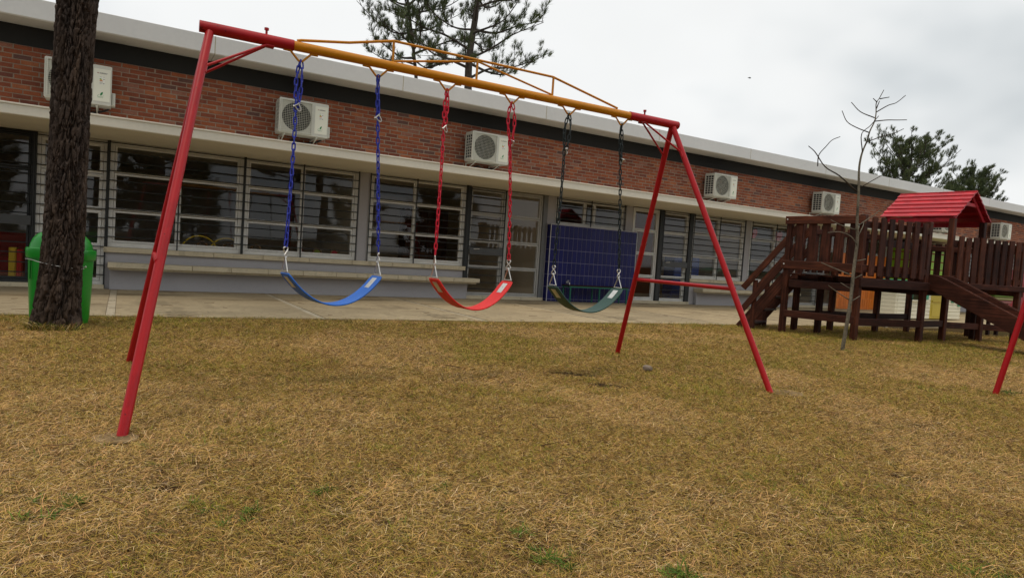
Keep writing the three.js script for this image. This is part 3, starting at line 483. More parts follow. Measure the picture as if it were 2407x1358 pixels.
  for (const b of [0, n * ring]) for (let k = 1; k < ring - 1; k++) b ? idx.push(b, b + k, b + k + 1) : idx.push(b, b + k + 1, b + k);
  let g = new THREE.BufferGeometry(); g.setAttribute('position', new THREE.Float32BufferAttribute(pos, 3)); g.setIndex(idx); g.setAttribute('uv', new THREE.Float32BufferAttribute(pos.flatMap((_, i) => (i % 3 ? [] : [pos[i], pos[i + 2]])), 2)); g = toCreasedNormals(g, 0.5);
  part('seat', g, seatMat, t);
  for (const e of [0, 1]) for (const sd of [1, -1]) {
    const pl = grp('plate', t), [x, y] = shape(e ? 0.935 : 0.065), [xa, ya] = shape(e ? 0.90 : 0.03), [xb, yb] = shape(e ? 0.97 : 0.1); const d = ss(xb, yb).sub(ss(xa, ya)).normalize();
    const m = new THREE.Matrix4().makeBasis(d, NS.clone().cross(d), NS); const yy = NS.clone().cross(d); m.setPosition(ss(x, y).addScaledVector(yy, sd * (th + 0.002)));
    part('strap', cbox(0.098, 0.0035, 0.064, 0.001), M.steel, pl); const s2 = e ? -1 : 1; for (const [px, pz] of [[-0.012, 0], [0.034, 0.02], [0.034, -0.02]]) part('rivet', new THREE.SphereGeometry(0.006, 8, 6).scale(1, 0.5, 1).translate(px * s2, sd * 0.003, pz), M.steel, pl);
    pl.applyMatrix4(m);
  }
  return t;
}
const plast = (r, g, b) => phys(r, g, b, 0.42, { map: texPaint, specularIntensity: 0.6 }), rubber = (r, g, b) => std(r, g, b, 0.5, { map: texPaint, bumpMap: texBump, bumpScale: 0.0006 });
swing('blue sling seat swing on blue chains, leftmost of three', -1.465, -0.764, 0.79, 0.565, plast(0.035, 0.055, 0.48), rubber(0.022, 0.165, 0.66), [[HT[0]], [HT[1]]], [{ d: 0.30, w: 0.022, sr: 0.3 }, { d: 0.28, w: 0.004, n: 0.014, sr: 0.6, sz: 0.7 }], 1, 0.17);
swing('red sling seat swing on red chains, middle of three', -0.35, 0.344, 0.795, 0.552, plast(0.76, 0.014, 0.045), rubber(0.86, 0.018, 0.016), [[HT[2]], [HT[3]]], [{ d: 0.28, w: 0.014, sr: 0.9, sz: 0.6 }, { d: 0.30, w: 0.036, sr: 2.0, sz: 0.2 }], 2, 0.1);
swing('dark green sling seat swing on dark green chains', 0.765, 1.483, 0.772, 0.549, plast(0.012, 0.022, 0.022), rubber(0.028, 0.085, 0.068), [[HT[4]], [HT[5]]], [{ d: 0.29, w: 0.034, sr: 1.2, sz: 0.1 }, { d: 0.30, w: 0.012, sr: 2.2, sz: 0.3 }], 3, 0.02);
{ // the next swing stands mostly outside the frame
  const C2 = V(6.151, 0, -6.299), D2 = V(0.972, 0, -0.236), N2 = V(0.236, 0, 0.972); const P2 = (t, y, n = 0) => C2.clone().addScaledVector(D2, t).addScaledVector(N2, n).setY(y);
  swingFrame('swing_set', 'second red swing frame, only one leg showing at right edge', P2, 1.25, 0.25, 0.25, 1.9, 0.033, 0.0258, 0.3);
}
{ // concrete footings where the legs enter the soil
  const fm = std(0.40, 0.29, 0.16, 0.95, { map: rep(texConc, 1.2) });
  const foot = (p, r, label, k) => { const s = new THREE.Shape(); for (let i = 0; i <= 30; i++) { const a = i / 30 * Math.PI * 2, q = r * (0.8 + 0.45 * noise3(Math.cos(a) * 1.3 + k, Math.sin(a) * 1.3, 4)); i ? s.lineTo(Math.cos(a) * q, Math.sin(a) * q) : s.moveTo(Math.cos(a) * q, Math.sin(a) * q); } const g = new THREE.ExtrudeGeometry(s, { depth: 0.03, bevelEnabled: true, bevelSize: 0.012, bevelThickness: 0.008, bevelSegments: 2 }); g.rotateX(-Math.PI / 2); const m = part(numbered('footing'), g, fm, scene); m.position.set(p.x, groundY(p.x, p.z) - 0.026, p.z); tag(m, label, 'footing'); };
  foot(sw(-2.40, 0, 1.06), 0.085, 'sandy concrete footing at the nearest left swing leg', 1); foot(sw(2.46, 0, 1.02).add(V(0.07, 0, 0)), 0.13, 'flat concrete footing beside the front right swing leg', 5);
}

// ---------------------------------------------------------------- wooden play tower
{
  const t = thing('play_tower', 'dark brown wooden play tower with stairs, slide and red shingled roof', 'play structure');
  const P = (x, z, y = 0) => V(x, y, z);
  const P1 = [4.72, -11.36], P2 = [5.60, -10.66], P3 = [7.01, -11.22], A = [7.72, -11.70], Dc = [7.06, -12.68], Mq = [5.20, -12.0], E = [9.30, -12.10], Bc = [8.74, -12.38], Cc = [8.08, -13.36], F = [9.15, -13.1], G = [6.1, -12.5];
  const DECK = 1.03;
  const post = (p, h, w = 0.095, name = 'post') => board(name, P(p[0], p[1], -0.08), P(p[0], p[1], h), w, w, wood(Math.round(p[0] * 100)), t, V(Math.sin(0.5), 0, Math.cos(0.5)), 0.01);
  [[P1, 1.99], [P2, 2.04], [P3, 2.04], [Mq, 1.98], [E, 1.86], [Dc, 2.2], [A, 2.18], [Bc, 2.2], [Cc, 2.2], [F, 1.86]].forEach(([p, h]) => post(p, h)); post([5.515, -11.75], 1.0); post(G, 1.9); post([8.62, -12.05], DECK);
  const lerp2 = (a, b, f) => [a[0] + (b[0] - a[0]) * f, a[1] + (b[1] - a[1]) * f];
  const nrm = (a, b, cx, cz) => { const d = V(b[0] - a[0], 0, b[1] - a[1]).normalize(), n = V(-d.z, 0, d.x); const m = lerp2(a, b, 0.5); return n.dot(V(m[0] - cx, 0, m[1] - cz)) > 0 ? n : n.negate(); };
  const off = (p, n, k, y) => V(p[0] + n.x * k, y, p[1] + n.z * k);
  function railing(a, b, n, y0, y1, count, w, cx, cz, railTop, railLow, k = 0.065) {
    for (let i = 0; i < count; i++) { const f = (i + 0.5) / count * 0.9 + 0.05, p = lerp2(a, b, f), dy = (hash3(i, Math.round(a[0] * 50), 3) - 0.5) * 0.03; board('slat', off(p, n, k, y0 + dy * 0.4), off(p, n, k, y1 + dy), 0.028, w, wood(i * 7 + Math.round(a[0] * 100)), t, V(b[0] - a[0], 0, b[1] - a[1]), 0.006).rotateX((hash3(i, Math.round(a[1] * 50), 8) - 0.5) * 0.03); }
    for (const [y, h] of railTop) board('rail', off(lerp2(a, b, -0.02), n, k - 0.034, y), off(lerp2(a, b, 1.02), n, k - 0.034, y), h, 0.034, wood(Math.round(y * 100)), t);
    for (const [y, h] of railLow) board('rail', off(lerp2(a, b, -0.03), n, k + 0.004, y), off(lerp2(a, b, 1.03), n, k + 0.004, y), h, 0.036, wood(Math.round(y * 77)), t);
  }
  const cx = 6.2, cz = -11.6;
  // left face: boards outside carry wide slats
  { const n = nrm(P1, P2, cx, cz);
    for (let i = 0; i < 5; i++) { const p = lerp2(P1, P2, 0.15 + i * 0.185); board('slat', off(p, n, 0.036, 1.20), off(p, n, 0.036, 1.885), 0.026, 0.125, wood(i + 3), t, V(P2[0] - P1[0], 0, P2[1] - P1[1])); }
    board('rail', off(lerp2(P1, P2, -0.06), n, 0.072, 1.92), off(lerp2(P1, P2, 1.04), n, 0.072, 1.955), 0.135, 0.036, M.woodC, t); board('rail', off(lerp2(P1, P2, -0.07), n, 0.072, 1.165), off(lerp2(P1, P2, 1.04), n, 0.072, 1.165), 0.145, 0.036, M.woodC, t);
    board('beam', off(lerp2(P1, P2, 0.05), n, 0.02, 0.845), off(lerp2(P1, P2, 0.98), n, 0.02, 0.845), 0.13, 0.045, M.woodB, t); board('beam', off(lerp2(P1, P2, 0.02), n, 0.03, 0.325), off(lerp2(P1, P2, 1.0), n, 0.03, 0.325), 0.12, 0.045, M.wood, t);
    for (const [f, y] of [[-0.03, 1.93], [-0.03, 1.17]]) part('bolt', new THREE.SphereGeometry(0.014, 8, 6), M.steel, t).position.copy(off(lerp2(P1, P2, f), n, 0.094, y)); }
  railing(P2, P3, nrm(P2, P3, cx, cz), 1.06, 2.0, 7, 0.115, cx, cz, [[1.88, 0.11], [1.18, 0.1]], [[0.94, 0.14]]);
  board('beam', off(P2, nrm(P2, P3, cx, cz), 0.02, 0.30), off(P3, nrm(P2, P3, cx, cz), 0.02, 0.30), 0.12, 0.045, M.woodB, t);
  railing(A, E, nrm(A, E, 8.4, -12.8), 1.0, 1.86, 9, 0.115, cx, cz, [[1.74, 0.11], [1.12, 0.1]], [[1.0, 0.1]]);
  board('beam', P(A[0], A[1], 0.28), P(8.62, -12.05, 0.27), 0.11, 0.045, M.wood, t); board('beam', P(8.62, -12.05, 0.27), P(E[0], E[1], 0.26), 0.11, 0.045, M.wood, t);
  // far faces
  railing(Mq, G, nrm(Mq, G, cx, cz), 1.06, 1.94, 5, 0.115, cx, cz, [[1.82, 0.1], [1.18, 0.1]], [[0.94, 0.13]]);
  railing(G, Dc, nrm(G, Dc, cx, cz), 1.06, 1.94, 5, 0.115, cx, cz, [[1.82, 0.1], [1.18, 0.1]], [[0.94, 0.13]]);
  railing(E, F, nrm(E, F, 8.4, -12.8), 1.0, 1.82, 5, 0.115, cx, cz, [[1.7, 0.1], [1.12, 0.1]], [[0.92, 0.12]]);
  railing(Cc, F, nrm(Cc, F, 8.2, -12.5), 1.0, 1.82, 6, 0.115, cx, cz, [[1.7, 0.1], [1.12, 0.1]], [[0.92, 0.12]]);
  { const n = nrm(Dc, Cc, 8, -12.2); for (const f of [0.25, 0.5, 0.75]) { const p = lerp2(Dc, Cc, f); board('slat', off(p, n, 0.0, 1.0), off(p, n, 0.0, 1.72), 0.028, 0.12, wood(f * 50), t, V(Cc[0] - Dc[0], 0, Cc[1] - Dc[1])); } board('rail', P(Dc[0], Dc[1], 1.72), P(Cc[0], Cc[1], 1.72), 0.13, 0.04, M.woodB, t); board('rail', P(Dc[0], Dc[1], 1.12), P(Cc[0], Cc[1], 1.12), 0.1, 0.04, M.woodB, t); }
  // deck planks
  const inside = (poly, x, z) => { let k = false; for (let i = 0, j = poly.length - 1; i < poly.length; j = i++) { const [xi, zi] = poly[i], [xj, zj] = poly[j]; if ((zi > z) !== (zj > z) && x < (xj - xi) * (z - zi) / (zj - zi) + xi) k = !k; } return k; };
  function deck(poly, y, ang) {
    const d = V(Math.cos(ang), 0, Math.sin(ang)), q = V(-Math.sin(ang), 0, Math.cos(ang)), c = V(0, 0, 0); poly.forEach((p) => c.add(P(p[0], p[1]))); c.divideScalar(poly.length);
    for (let v = -2; v < 2; v += 0.125) { let lo = null, hi = null; for (let u = -3; u < 3; u += 0.02) { const x = c.x + d.x * u + q.x * v, z = c.z + d.z * u + q.z * v; if (inside(poly, x, z)) { lo ??= u; hi = u; } } if (lo === null || hi - lo < 0.15) continue; board('deck_plank', c.clone().addScaledVector(d, lo).addScaledVector(q, v).setY(y), c.clone().addScaledVector(d, hi).addScaledVector(q, v).setY(y), 0.03, 0.115, wood(Math.round(v * 100) + 400), t); }
  }
  deck([P1, P2, P3, A, Dc, G, Mq], DECK - 0.02, 1.2); deck([A, E, F, Cc, Dc], DECK - 0.06, 1.2);
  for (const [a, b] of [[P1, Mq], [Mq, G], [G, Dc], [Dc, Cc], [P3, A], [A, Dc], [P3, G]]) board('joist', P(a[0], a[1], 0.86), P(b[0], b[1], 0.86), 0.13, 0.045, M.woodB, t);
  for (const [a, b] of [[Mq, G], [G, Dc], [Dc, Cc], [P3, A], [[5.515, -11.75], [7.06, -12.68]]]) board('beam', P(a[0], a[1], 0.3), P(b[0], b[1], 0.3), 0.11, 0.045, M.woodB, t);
  // stairs
  { const out = V(-0.84, 0, -0.54), run = 0.66, sd = V(Mq[0] - P1[0], 0, Mq[1] - P1[1]).normalize(); const tops = [V(P1[0] + 0.03, 0, P1[1] - 0.03), V(Mq[0], 0, Mq[1])];
    tops.forEach((p, i) => {
      const base = p.clone().addScaledVector(out, run);
      board('stringer', base.clone().addScaledVector(out, 0.06).setY(-0.02), p.clone().setY(DECK - 0.05), 0.19, 0.045, M.wood, t);
      const st = i ? -1 : 1; const off2 = sd.clone().multiplyScalar(-0.05 * st);
      for (const [h0, h1] of [[0.70, 0.86], [0.30, 0.50]]) board('stair_rail', base.clone().addScaledVector(out, 0.05).add(off2).setY(h0), p.clone().addScaledVector(out, -0.18).add(off2).setY(DECK + h1), 0.105, 0.034, h0 > 0.5 ? M.woodC : M.wood, t);
      board('stair_post', base.clone().addScaledVector(out, -0.14).setY(-0.05), base.clone().addScaledVector(out, -0.14).setY(0.86), 0.075, 0.06, M.wood, t, sd);
    });
    for (let k = 0; k < 4; k++) { const f = (k + 0.6) / 4.3, y = f * DECK - 0.05; const c = (p) => p.clone().addScaledVector(out, run * (1 - f)).setY(y); board('tread', c(tops[0]), c(tops[1]), 0.032, 0.19, M.woodB, t); } }
  // slide
  { const a = V(0.831, 0, -0.556), o2 = V(0.556, 0, 0.831); const mid = V((P3[0] + A[0]) / 2, 0, (P3[1] + A[1]) / 2), hw = 0.27;
    const prof = [[-0.05, 1.06], [0.22, 1.0], [1.75, 0.24], [2.1, 0.16], [2.35, 0.15]];
    const sm = std(0.10, 0.036, 0.024, 0.4, { map: rep(texWood, 0.9, 1.4) });
    for (let i = 0; i < prof.length - 1; i++) board('slide_bed', mid.clone().addScaledVector(o2, prof[i][0]).setY(prof[i][1]), mid.clone().addScaledVector(o2, prof[i + 1][0] + 0.01).setY(prof[i + 1][1]), 0.02, hw * 2, sm, t);
    for (const e of [-1, 1]) {
      const sh = new THREE.Shape(); sh.moveTo(-0.08, 0.96); sh.lineTo(-0.08, 1.15); sh.quadraticCurveTo(0.12, 1.17, 0.26, 1.09); sh.lineTo(1.78, 0.34); sh.lineTo(2.38, 0.25); sh.lineTo(2.38, 0.06); sh.lineTo(1.7, 0.1); sh.lineTo(0.15, 0.86); sh.closePath();
      const g = grainUV(new THREE.ExtrudeGeometry(sh, { depth: 0.036, bevelEnabled: true, bevelSize: 0.005, bevelThickness: 0.005, bevelSegments: 2 }), 3 + e); const m = part('slide_side', g, M.wood, t);
      m.applyMatrix4(new THREE.Matrix4().makeBasis(o2, up, o2.clone().cross(up)).setPosition(mid.clone().addScaledVector(a, e * hw - 0.018 * 0)));
      part('edge_strip', rodGeo(V(0.26, 1.099, 0.018), V(1.78, 0.349, 0.018), 0.009, 0.009, 8), M.woodC, t).applyMatrix4(m.matrix);
      for (const q of [1.78]) board('slide_post', mid.clone().addScaledVector(o2, q).addScaledVector(a, e * (hw + 0.05)).setY(-0.06), mid.clone().addScaledVector(o2, q).addScaledVector(a, e * (hw + 0.05)).setY(0.28), 0.1, 0.07, M.wood, t);
    }
    board('slide_foot', mid.clone().addScaledVector(o2, 2.3).addScaledVector(a, -hw).setY(0.06), mid.clone().addScaledVector(o2, 2.3).addScaledVector(a, hw).setY(0.06), 0.18, 0.05, M.woodB, t); }
  // roof of overlapping red boards
  { const a = V(0.831, 0, -0.556), b = V(-0.556, 0, -0.831), o = V(7.70, 0, -11.64), hw = 0.70, L = 1.28, ey = 2.19, ry = 2.70; const roof = grp('roof', t);
    const at = (u, v, y) => o.clone().addScaledVector(a, hw + u).addScaledVector(b, v).setY(y);
    for (const e of [-1, 1]) {
      const low = at(e * hw, 0, ey), hi = at(0, 0, ry), d = hi.clone().sub(low), len = d.length(); d.normalize(); const n = b.clone().cross(d).multiplyScalar(e).normalize(); if (n.y < 0) n.negate();
      for (let k = 0; k < 6; k++) { const f0 = k / 6, p = low.clone().addScaledVector(d, (f0 + 0.095) * len + 0.01).addScaledVector(n, 0.018); const nn = n.clone().addScaledVector(d, -0.14).normalize(); board('shingle_board', p.clone().addScaledVector(b, -0.04), p.clone().addScaledVector(b, L + (hash3(k, 3, 1) - 0.5) * 0.02), 0.02, len / 6 + 0.035, M.roofRed, roof, d.clone().addScaledVector(n, -0.13), 0.004); }
      for (const v of [0.05, L - 0.09]) board('rafter', at(e * (hw - 0.03), v, ey - 0.035), at(e * 0.02, v, ry - 0.06), 0.075, 0.04, M.roofRed, roof);
      board('eave_board', at(e * (hw - 0.06), 0, ey - 0.03), at(e * (hw - 0.06), L, ey - 0.03), 0.09, 0.025, M.roofRed, roof);
    }
    for (const v of [0.055, L - 0.085]) board('collar_tie', at(-0.24, v, ry - 0.22), at(0.24, v, ry - 0.22), 0.07, 0.036, M.roofRed, roof);
  }
}

// ---------------------------------------------------------------- playhouse, striped tub
{
  const t = thing('playhouse', 'cream plastic toy house with green shutters and yellow door', 'playhouse'); t.position.copy(bw(9.85, 0, 2.7)); t.rotation.y = BTURN; t.scale.x = 1.4;
  const cream = std(0.78, 0.74, 0.58, 0.6), green = std(0.06, 0.34, 0.2, 0.5), yel = std(0.5, 0.38, 0.04, 0.5), W = 2.3, D = 0.55, H = 0.98;
  for (let k = 0; k < 9; k++) { const y = 0.03 + k * 0.1; const hole = k >= 5; part('siding', merged(hole ? [boxAt(0, 0.42, y, y + 0.094, D - 0.05, D, 0.012), boxAt(0.98, 1.16, y, y + 0.094, D - 0.05, D, 0.012), boxAt(1.68, 1.95, y, y + 0.094, D - 0.05, D, 0.012), boxAt(2.2, W, y, y + 0.094, D - 0.05, D, 0.012)] : [boxAt(0, 1.16, y, y + 0.094, D - 0.05, D, 0.012), boxAt(1.68, W, y, y + 0.094, D - 0.05, D, 0.012)]), cream, t); part('siding', boxAt(-0.05, 0, y, y + 0.094, 0, D - 0.01, 0.012), cream, t); part('siding', boxAt(W, W + 0.05, y, y + 0.094, 0, D - 0.01, 0.012), cream, t); }
  part('back_panel', boxAt(0, W, 0.02, H, 0, 0.04, 0.01), cream, t); part('sill', boxAt(0.36, 1.04, 0.50, 0.535, D - 0.02, D + 0.05, 0.008), cream, t);
  for (const x of [0.3, 0.87]) { const s = part('shutter', boxAt(x, x + 0.17, 0.56, 0.9, D + 0.004, D + 0.03, 0.01), green, t); for (let i = 0; i < 5; i++) part('slat', boxAt(x + 0.03, x + 0.14, 0.6 + i * 0.055, 0.64 + i * 0.055, D + 0.031, D + 0.036, 0.002), green, s); }
  part('shutter', boxAt(1.92, 2.06, 0.5, 0.9, D + 0.004, D + 0.03, 0.01), green, t); part('shutter', boxAt(2.18, 2.32, 0.4, 0.9, D + 0.004, D + 0.03, 0.01), green, t);
  part('door', merged([boxAt(1.18, 1.66, 0.03, 0.92, D - 0.06, D - 0.02, 0.01), boxAt(1.24, 1.60, 0.1, 0.44, D - 0.019, D - 0.008, 0.005), boxAt(1.22, 1.62, 0.50, 0.54, D - 0.019, D + 0.01, 0.005)]), yel, t); part('yellow_panel', boxAt(0.45, 0.97, 0.54, 0.93, 0.042, 0.055, 0.004), yel, t);
  const r = new THREE.Shape(); r.moveTo(-0.12, 0); r.lineTo(W + 0.12, 0); r.lineTo(W - 0.1, 0.1); r.lineTo(0.1, 0.1); r.closePath(); part('roof', new THREE.ExtrudeGeometry(r, { depth: D + 0.2, bevelEnabled: true, bevelSize: 0.01, bevelThickness: 0.01, bevelSegments: 1 }).translate(0, H - 0.04, -0.1), green, t);
}
{
  const t = thing('striped_tub', 'tapered tub of blue, green, pink and red planks behind the slide', 'tub'); t.position.set(10.0, 0.56, -13.6); t.rotation.y = 0.45;
  [[0.05, 0.16, 0.5], [0.3, 0.5, 0.08], [0.55, 0.52, 0.2], [0.6, 0.22, 0.2], [0.45, 0.02, 0.03]].forEach((c, i) => { const w = 1.0 - i * 0.13; part('plank', cbox(w, 0.062, 0.5 - i * 0.06, 0.012).translate(0, 0.36 - i * 0.065, 0), std(...c, 0.5, { map: texPaint }), t); });
  part('stand', merged([cbox(0.06, 0.6, 0.06).translate(-0.15, -0.24, 0), cbox(0.06, 0.6, 0.06).translate(0.15, -0.24, 0)]), M.woodB, t);
}

// ---------------------------------------------------------------- pines
const tuftGeo = (() => { // a spray of long needles round a shoot
  const r = rng(5), pos = []; for (let k = 0; k < 26; k++) { const a = r() * 6.28, e = 0.1 + r() * 1.15, l = 0.15 + r() * 0.11, d = V(Math.cos(a) * Math.sin(e), Math.cos(e), Math.sin(a) * Math.sin(e)), s = V(r() - 0.5, r() - 0.5, r() - 0.5).cross(d).normalize().multiplyScalar(0.0065), o = V(0, (r() - 0.6) * 0.1, 0); const q = d.clone().multiplyScalar(l).add(o).add(V(0, -0.02 * r(), 0)); pos.push(o.x - s.x, o.y - s.y, o.z - s.z, o.x + s.x, o.y + s.y, o.z + s.z, q.x, q.y, q.z); } const g = new THREE.BufferGeometry(); g.setAttribute('position', new THREE.Float32BufferAttribute(pos, 3)); g.computeVertexNormals(); return g; })();
function crownOf(t, seed, trunkAt, y0, y1, reach, nLimb, tuftsPer, scale, droop = 0) {
  const r = rng(seed), limbs = [], tufts = [], q = new THREE.Quaternion();
  for (let k = 0; k < nLimb; k++) {
    const f = (k + r() * 0.8) / nLimb, y = y0 + (y1 - y0) * f, b = trunkAt(y), a = k * 2.4 + r() * 0.9, L = reach(f) * (0.65 + 0.5 * r()), rise = (0.15 + 0.5 * f + 0.25 * r() - droop) * L;
    const d = V(Math.cos(a), 0, Math.sin(a)), sd = V(-d.z, 0, d.x), pts = [0, 0.3, 0.6, 1].map((u) => b.clone().addScaledVector(d, L * u).add(V(0, rise * u * u + 0.06 * L * Math.sin(u * 5 + k) + 0.1 * u * L, 0)).addScaledVector(sd, (r() - 0.5) * 0.22 * L * u));
    const r0 = 0.018 + 0.014 * L; limbs.push(taperTube(pts, [r0, r0 * 0.7, r0 * 0.45, 0.012], 5)); const cv = new THREE.CatmullRomCurve3(pts);
    const nb = Math.round(3 + L * 1.6);
    for (let m = 0; m < nb; m++) {
      const u = 0.3 + 0.7 * (m + r()) / nb, p = cv.getPoint(Math.min(1, u)), tg = cv.getTangent(Math.min(1, u)), s = V(r() - 0.5, r() * 0.55 - 0.12, r() - 0.5).normalize().multiplyScalar(0.75).add(tg.multiplyScalar(0.6)).normalize(), l = (0.25 + 0.6 * r()) * (0.5 + 0.22 * L), e = p.clone().addScaledVector(s, l).add(V(0, 0.12 * l, 0));
      limbs.push(taperTube([p, p.clone().lerp(e, 0.5).add(V(0, -0.03, 0)), e], [0.016, 0.011, 0.006], 4));
      for (let j = 0; j < tuftsPer; j++) { const v = Math.pow(r(), 0.6), w = p.clone().lerp(e, v).add(V((r() - 0.5) * 0.3, (r() - 0.35) * 0.24, (r() - 0.5) * 0.3)); tufts.push([w, s.clone().multiplyScalar(0.6).add(V(r() - 0.5, 0.55 + r() * 0.5, r() - 0.5)).normalize(), scale * (0.75 + r() * 0.6), r()]); }
    }
  }
  part('branches', merged(limbs), M.barkFar, t);
  const im = new THREE.InstancedMesh(tuftGeo, M.needles, tufts.length), mm = new THREE.Matrix4(), c = new THREE.Color();
  tufts.forEach(([p, d, s, h], i) => { q.setFromUnitVectors(up, d); mm.compose(p, q, V(s, s, s)); im.setMatrixAt(i, mm); im.setColorAt(i, c.setRGB(0.75 + 0.5 * h, 0.8 + 0.4 * h, 0.7 + 0.4 * ((h * 7) % 1))); });
  im.name = 'crown'; im.userData.kind = 'stuff'; im.castShadow = im.receiveShadow = true; t.add(im);
}
function pine(label, base, top, y0, y1, r0, r1, reach, nLimb, tufts, scale, seed, group, droop) {
  const t = thing('pine_tree', label, 'tree', group), r = rng(seed * 3 + 1), n = 7, pts = []; for (let i = 0; i <= n; i++) { const f = i / n; pts.push(base.clone().lerp(top, f).add(V((r() - 0.5) * 0.3 * Math.sin(f * Math.PI), 0, (r() - 0.5) * 0.3 * Math.sin(f * Math.PI)))); } pts[0].y -= 0.2;
  part('trunk', taperTube(pts, [r0, r1 * 1.2, r1 * 0.8, 0.05], 12), M.barkFar, t); const cv = new THREE.CatmullRomCurve3(pts);
  crownOf(t, seed, (y) => cv.getPoint(clamp((y - base.y) / (top.y - base.y))), y0, y1, reach, nLimb, tufts, scale, droop); return t;
}
// behind the school
pine('tall pine with thick bare trunk behind the school roof, middle', V(-2.5, 0, -30), V(-2.55, 17, -30), 8.7, 16.8, 0.25, 0.17, (f) => 3.7 * (1 - 0.35 * f), 34, 7, 1.05, 11, 'pines behind the school', 0.16);
pine('slender pine left of the tall one behind the roof', V(-3.9, 0, -32), V(-6.3, 16, -31.5), 9.4, 15.8, 0.15, 0.09, (f) => 3.4 * (1 - 0.25 * f), 34, 7, 1.05, 12, 'pines behind the school', 0.12);
pine('broad dark pine above the wooden play tower', V(26.6, 0, -45), V(26.45, 10.3, -45), 5.2, 9.8, 0.25, 0.14, (f) => 2.75 * Math.sqrt(1 - Math.pow(Math.max(0, (f - 0.3) / 0.78), 2)), 54, 11, 0.95, 13, 'pines behind the school');
pine('smaller pine right of the broad one over the red roof', V(33.9, 0, -50), V(34.2, 9.6, -50), 5, 9.2, 0.22, 0.12, (f) => 2.2 * Math.sqrt(1 - Math.pow(Math.max(0, (f - 0.2) / 0.85), 2)), 44, 11, 1.0, 14, 'pines behind the school');
pine('low pine between the two right pines behind the roof', V(31.2, 0, -47), V(31.3, 7.6, -47), 4, 7.3, 0.2, 0.1, (f) => 2.0 * (1 - 0.5 * f), 26, 16, 1.5, 15, 'pines behind the school');
// on the lawn behind the photographer: what the window panes mirror
[[-13.5, 5.5], [-8.6, 9.5], [-3.2, 12], [3.5, 10], [9.5, 13], [15, 6], [-19, 10], [1, 18], [20, 14]].forEach(([x, z], i) => pine('tall pine on the lawn behind the viewer, mirrored in the windows', V(x, -0.02, z), V(x + (hash3(i, 1, 1) - 0.5) * 1.2, 13 + 3 * hash3(i, 2, 1), z), 3.6 + 2.5 * hash3(i, 3, 1), 14, 0.24, 0.17, (f) => 3.4 * (1 - 0.5 * f), 22, 7, 1.9, 40 + i, 'tall pines mirrored in the windows'));
for (let i = 0; i < 13; i++) { const a = -1.5 + 3.0 * (i + 0.6 * hash3(i, 8, 2)) / 12, d = 19 + 6 * hash3(i, 5, 2), x = Math.sin(a) * d * 1.25 - 4, z = Math.cos(a) * d, h = 3.4 + 2.6 * hash3(i, 6, 2); pine('low bushy young pine behind the viewer, mirrored in the windows', V(x, -0.02, z), V(x, h, z), 0.3, h - 0.1, 0.12, 0.07, (f) => 2.1 * (1 - 0.6 * f), 20, 9, 2.3, 80 + i, 'young pines mirrored in the windows'); }

// the big trunk at the left
{
  const t = thing('pine_tree', 'thick pine trunk with furrowed bark beside the green bin', 'tree'); const cx = (y) => -4.46 + 0.03 * y + 0.012 * Math.sin(y * 1.7), cz = (y) => -6.45 + 0.01 * Math.sin(y * 1.1 + 1), nt = 300, ny = 340, Y0 = -0.1, Y1 = 3.7, pos = [], col = [], uv = [], idx = [];
  for (let j = 0; j <= ny; j++) for (let i = 0; i <= nt; i++) {
    const y = Y0 + (Y1 - Y0) * j / ny, a = (i % nt) / nt * Math.PI * 2, flare = 0.052 * Math.exp(-Math.max(0, y) * 3.2), R = 0.152 + 0.004 * Math.sin(y * 2.3) + flare * (1 + 0.5 * Math.sin(a * 3 + 1)) - 0.001 * y;
    const wob = (fbm(Math.cos(a) * 2 + 5, y * 2.5, Math.sin(a) * 2, 3) - 0.5); 
    const C = Math.cos(a), S = Math.sin(a), wx = wob * 1.6, n1 = fbm(C * 4.6 + wx, y * 5.6 + wob * 3, S * 4.6 - wx, 2), n2 = fbm(C * 8 + 20, y * 13 + wx, S * 8 + wx, 2), id = noise3(C * 6 + 3, y * 5, S * 6), fine = fbm(C * 18, y * 15, S * 18, 3), fl = noise3(C * 8, y * 26, S * 8);
    const rr = R + 0.034 * (smooth(0, 0.075, Math.abs(n1 - 0.5)) - 0.7) + 0.02 * (smooth(0, 0.07, Math.abs(n2 - 0.5)) - 0.6) + 0.012 * (fine - 0.5) + 0.009 * (fl - 0.5) + 0.016 * wob;
    pos.push(cx(y) + Math.cos(a) * rr, y, cz(y) + Math.sin(a) * rr); uv.push(i / nt * 1.25 * 2, y * 2);
    const m = fbm(Math.cos(a) * 3 + 9, y * 3, Math.sin(a) * 3, 3), k = 0.6 + 0.8 * id; col.push((0.125 + 0.035 * (m - 0.5)) * k, (0.088 + 0.01 * (m - 0.5)) * k, (0.068 - 0.01 * (m - 0.5)) * k);
  }
  for (let j = 0; j < ny; j++) for (let i = 0; i < nt; i++) { const a = j * (nt + 1) + i, b = a + nt + 1; idx.push(a, b, a + 1, b, b + 1, a + 1); }
  const g = new THREE.BufferGeometry(); g.setAttribute('position', new THREE.Float32BufferAttribute(pos, 3)); g.setAttribute('color', new THREE.Float32BufferAttribute(col, 3)); g.setAttribute('uv', new THREE.Float32BufferAttribute(uv, 2)); g.setIndex(idx); g.computeVertexNormals(); part('trunk', g, M.bark, t);
  const top = [V(cx(3.6), 3.6, cz(3.6)), V(-4.2, 7, -6.4), V(-4.1, 11, -6.3), V(-4.2, 14, -6.4)]; part('upper_trunk', taperTube(top, [0.152, 0.14, 0.11, 0.05], 16), M.barkFar, t); const cv = new THREE.CatmullRomCurve3(top);
  crownOf(t, 77, (y) => cv.getPoint(clamp((y - 3.6) / 10.4)), 8, 13.8, (f) => 3.2 * (1 - 0.5 * f), 22, 7, 1.7);
}
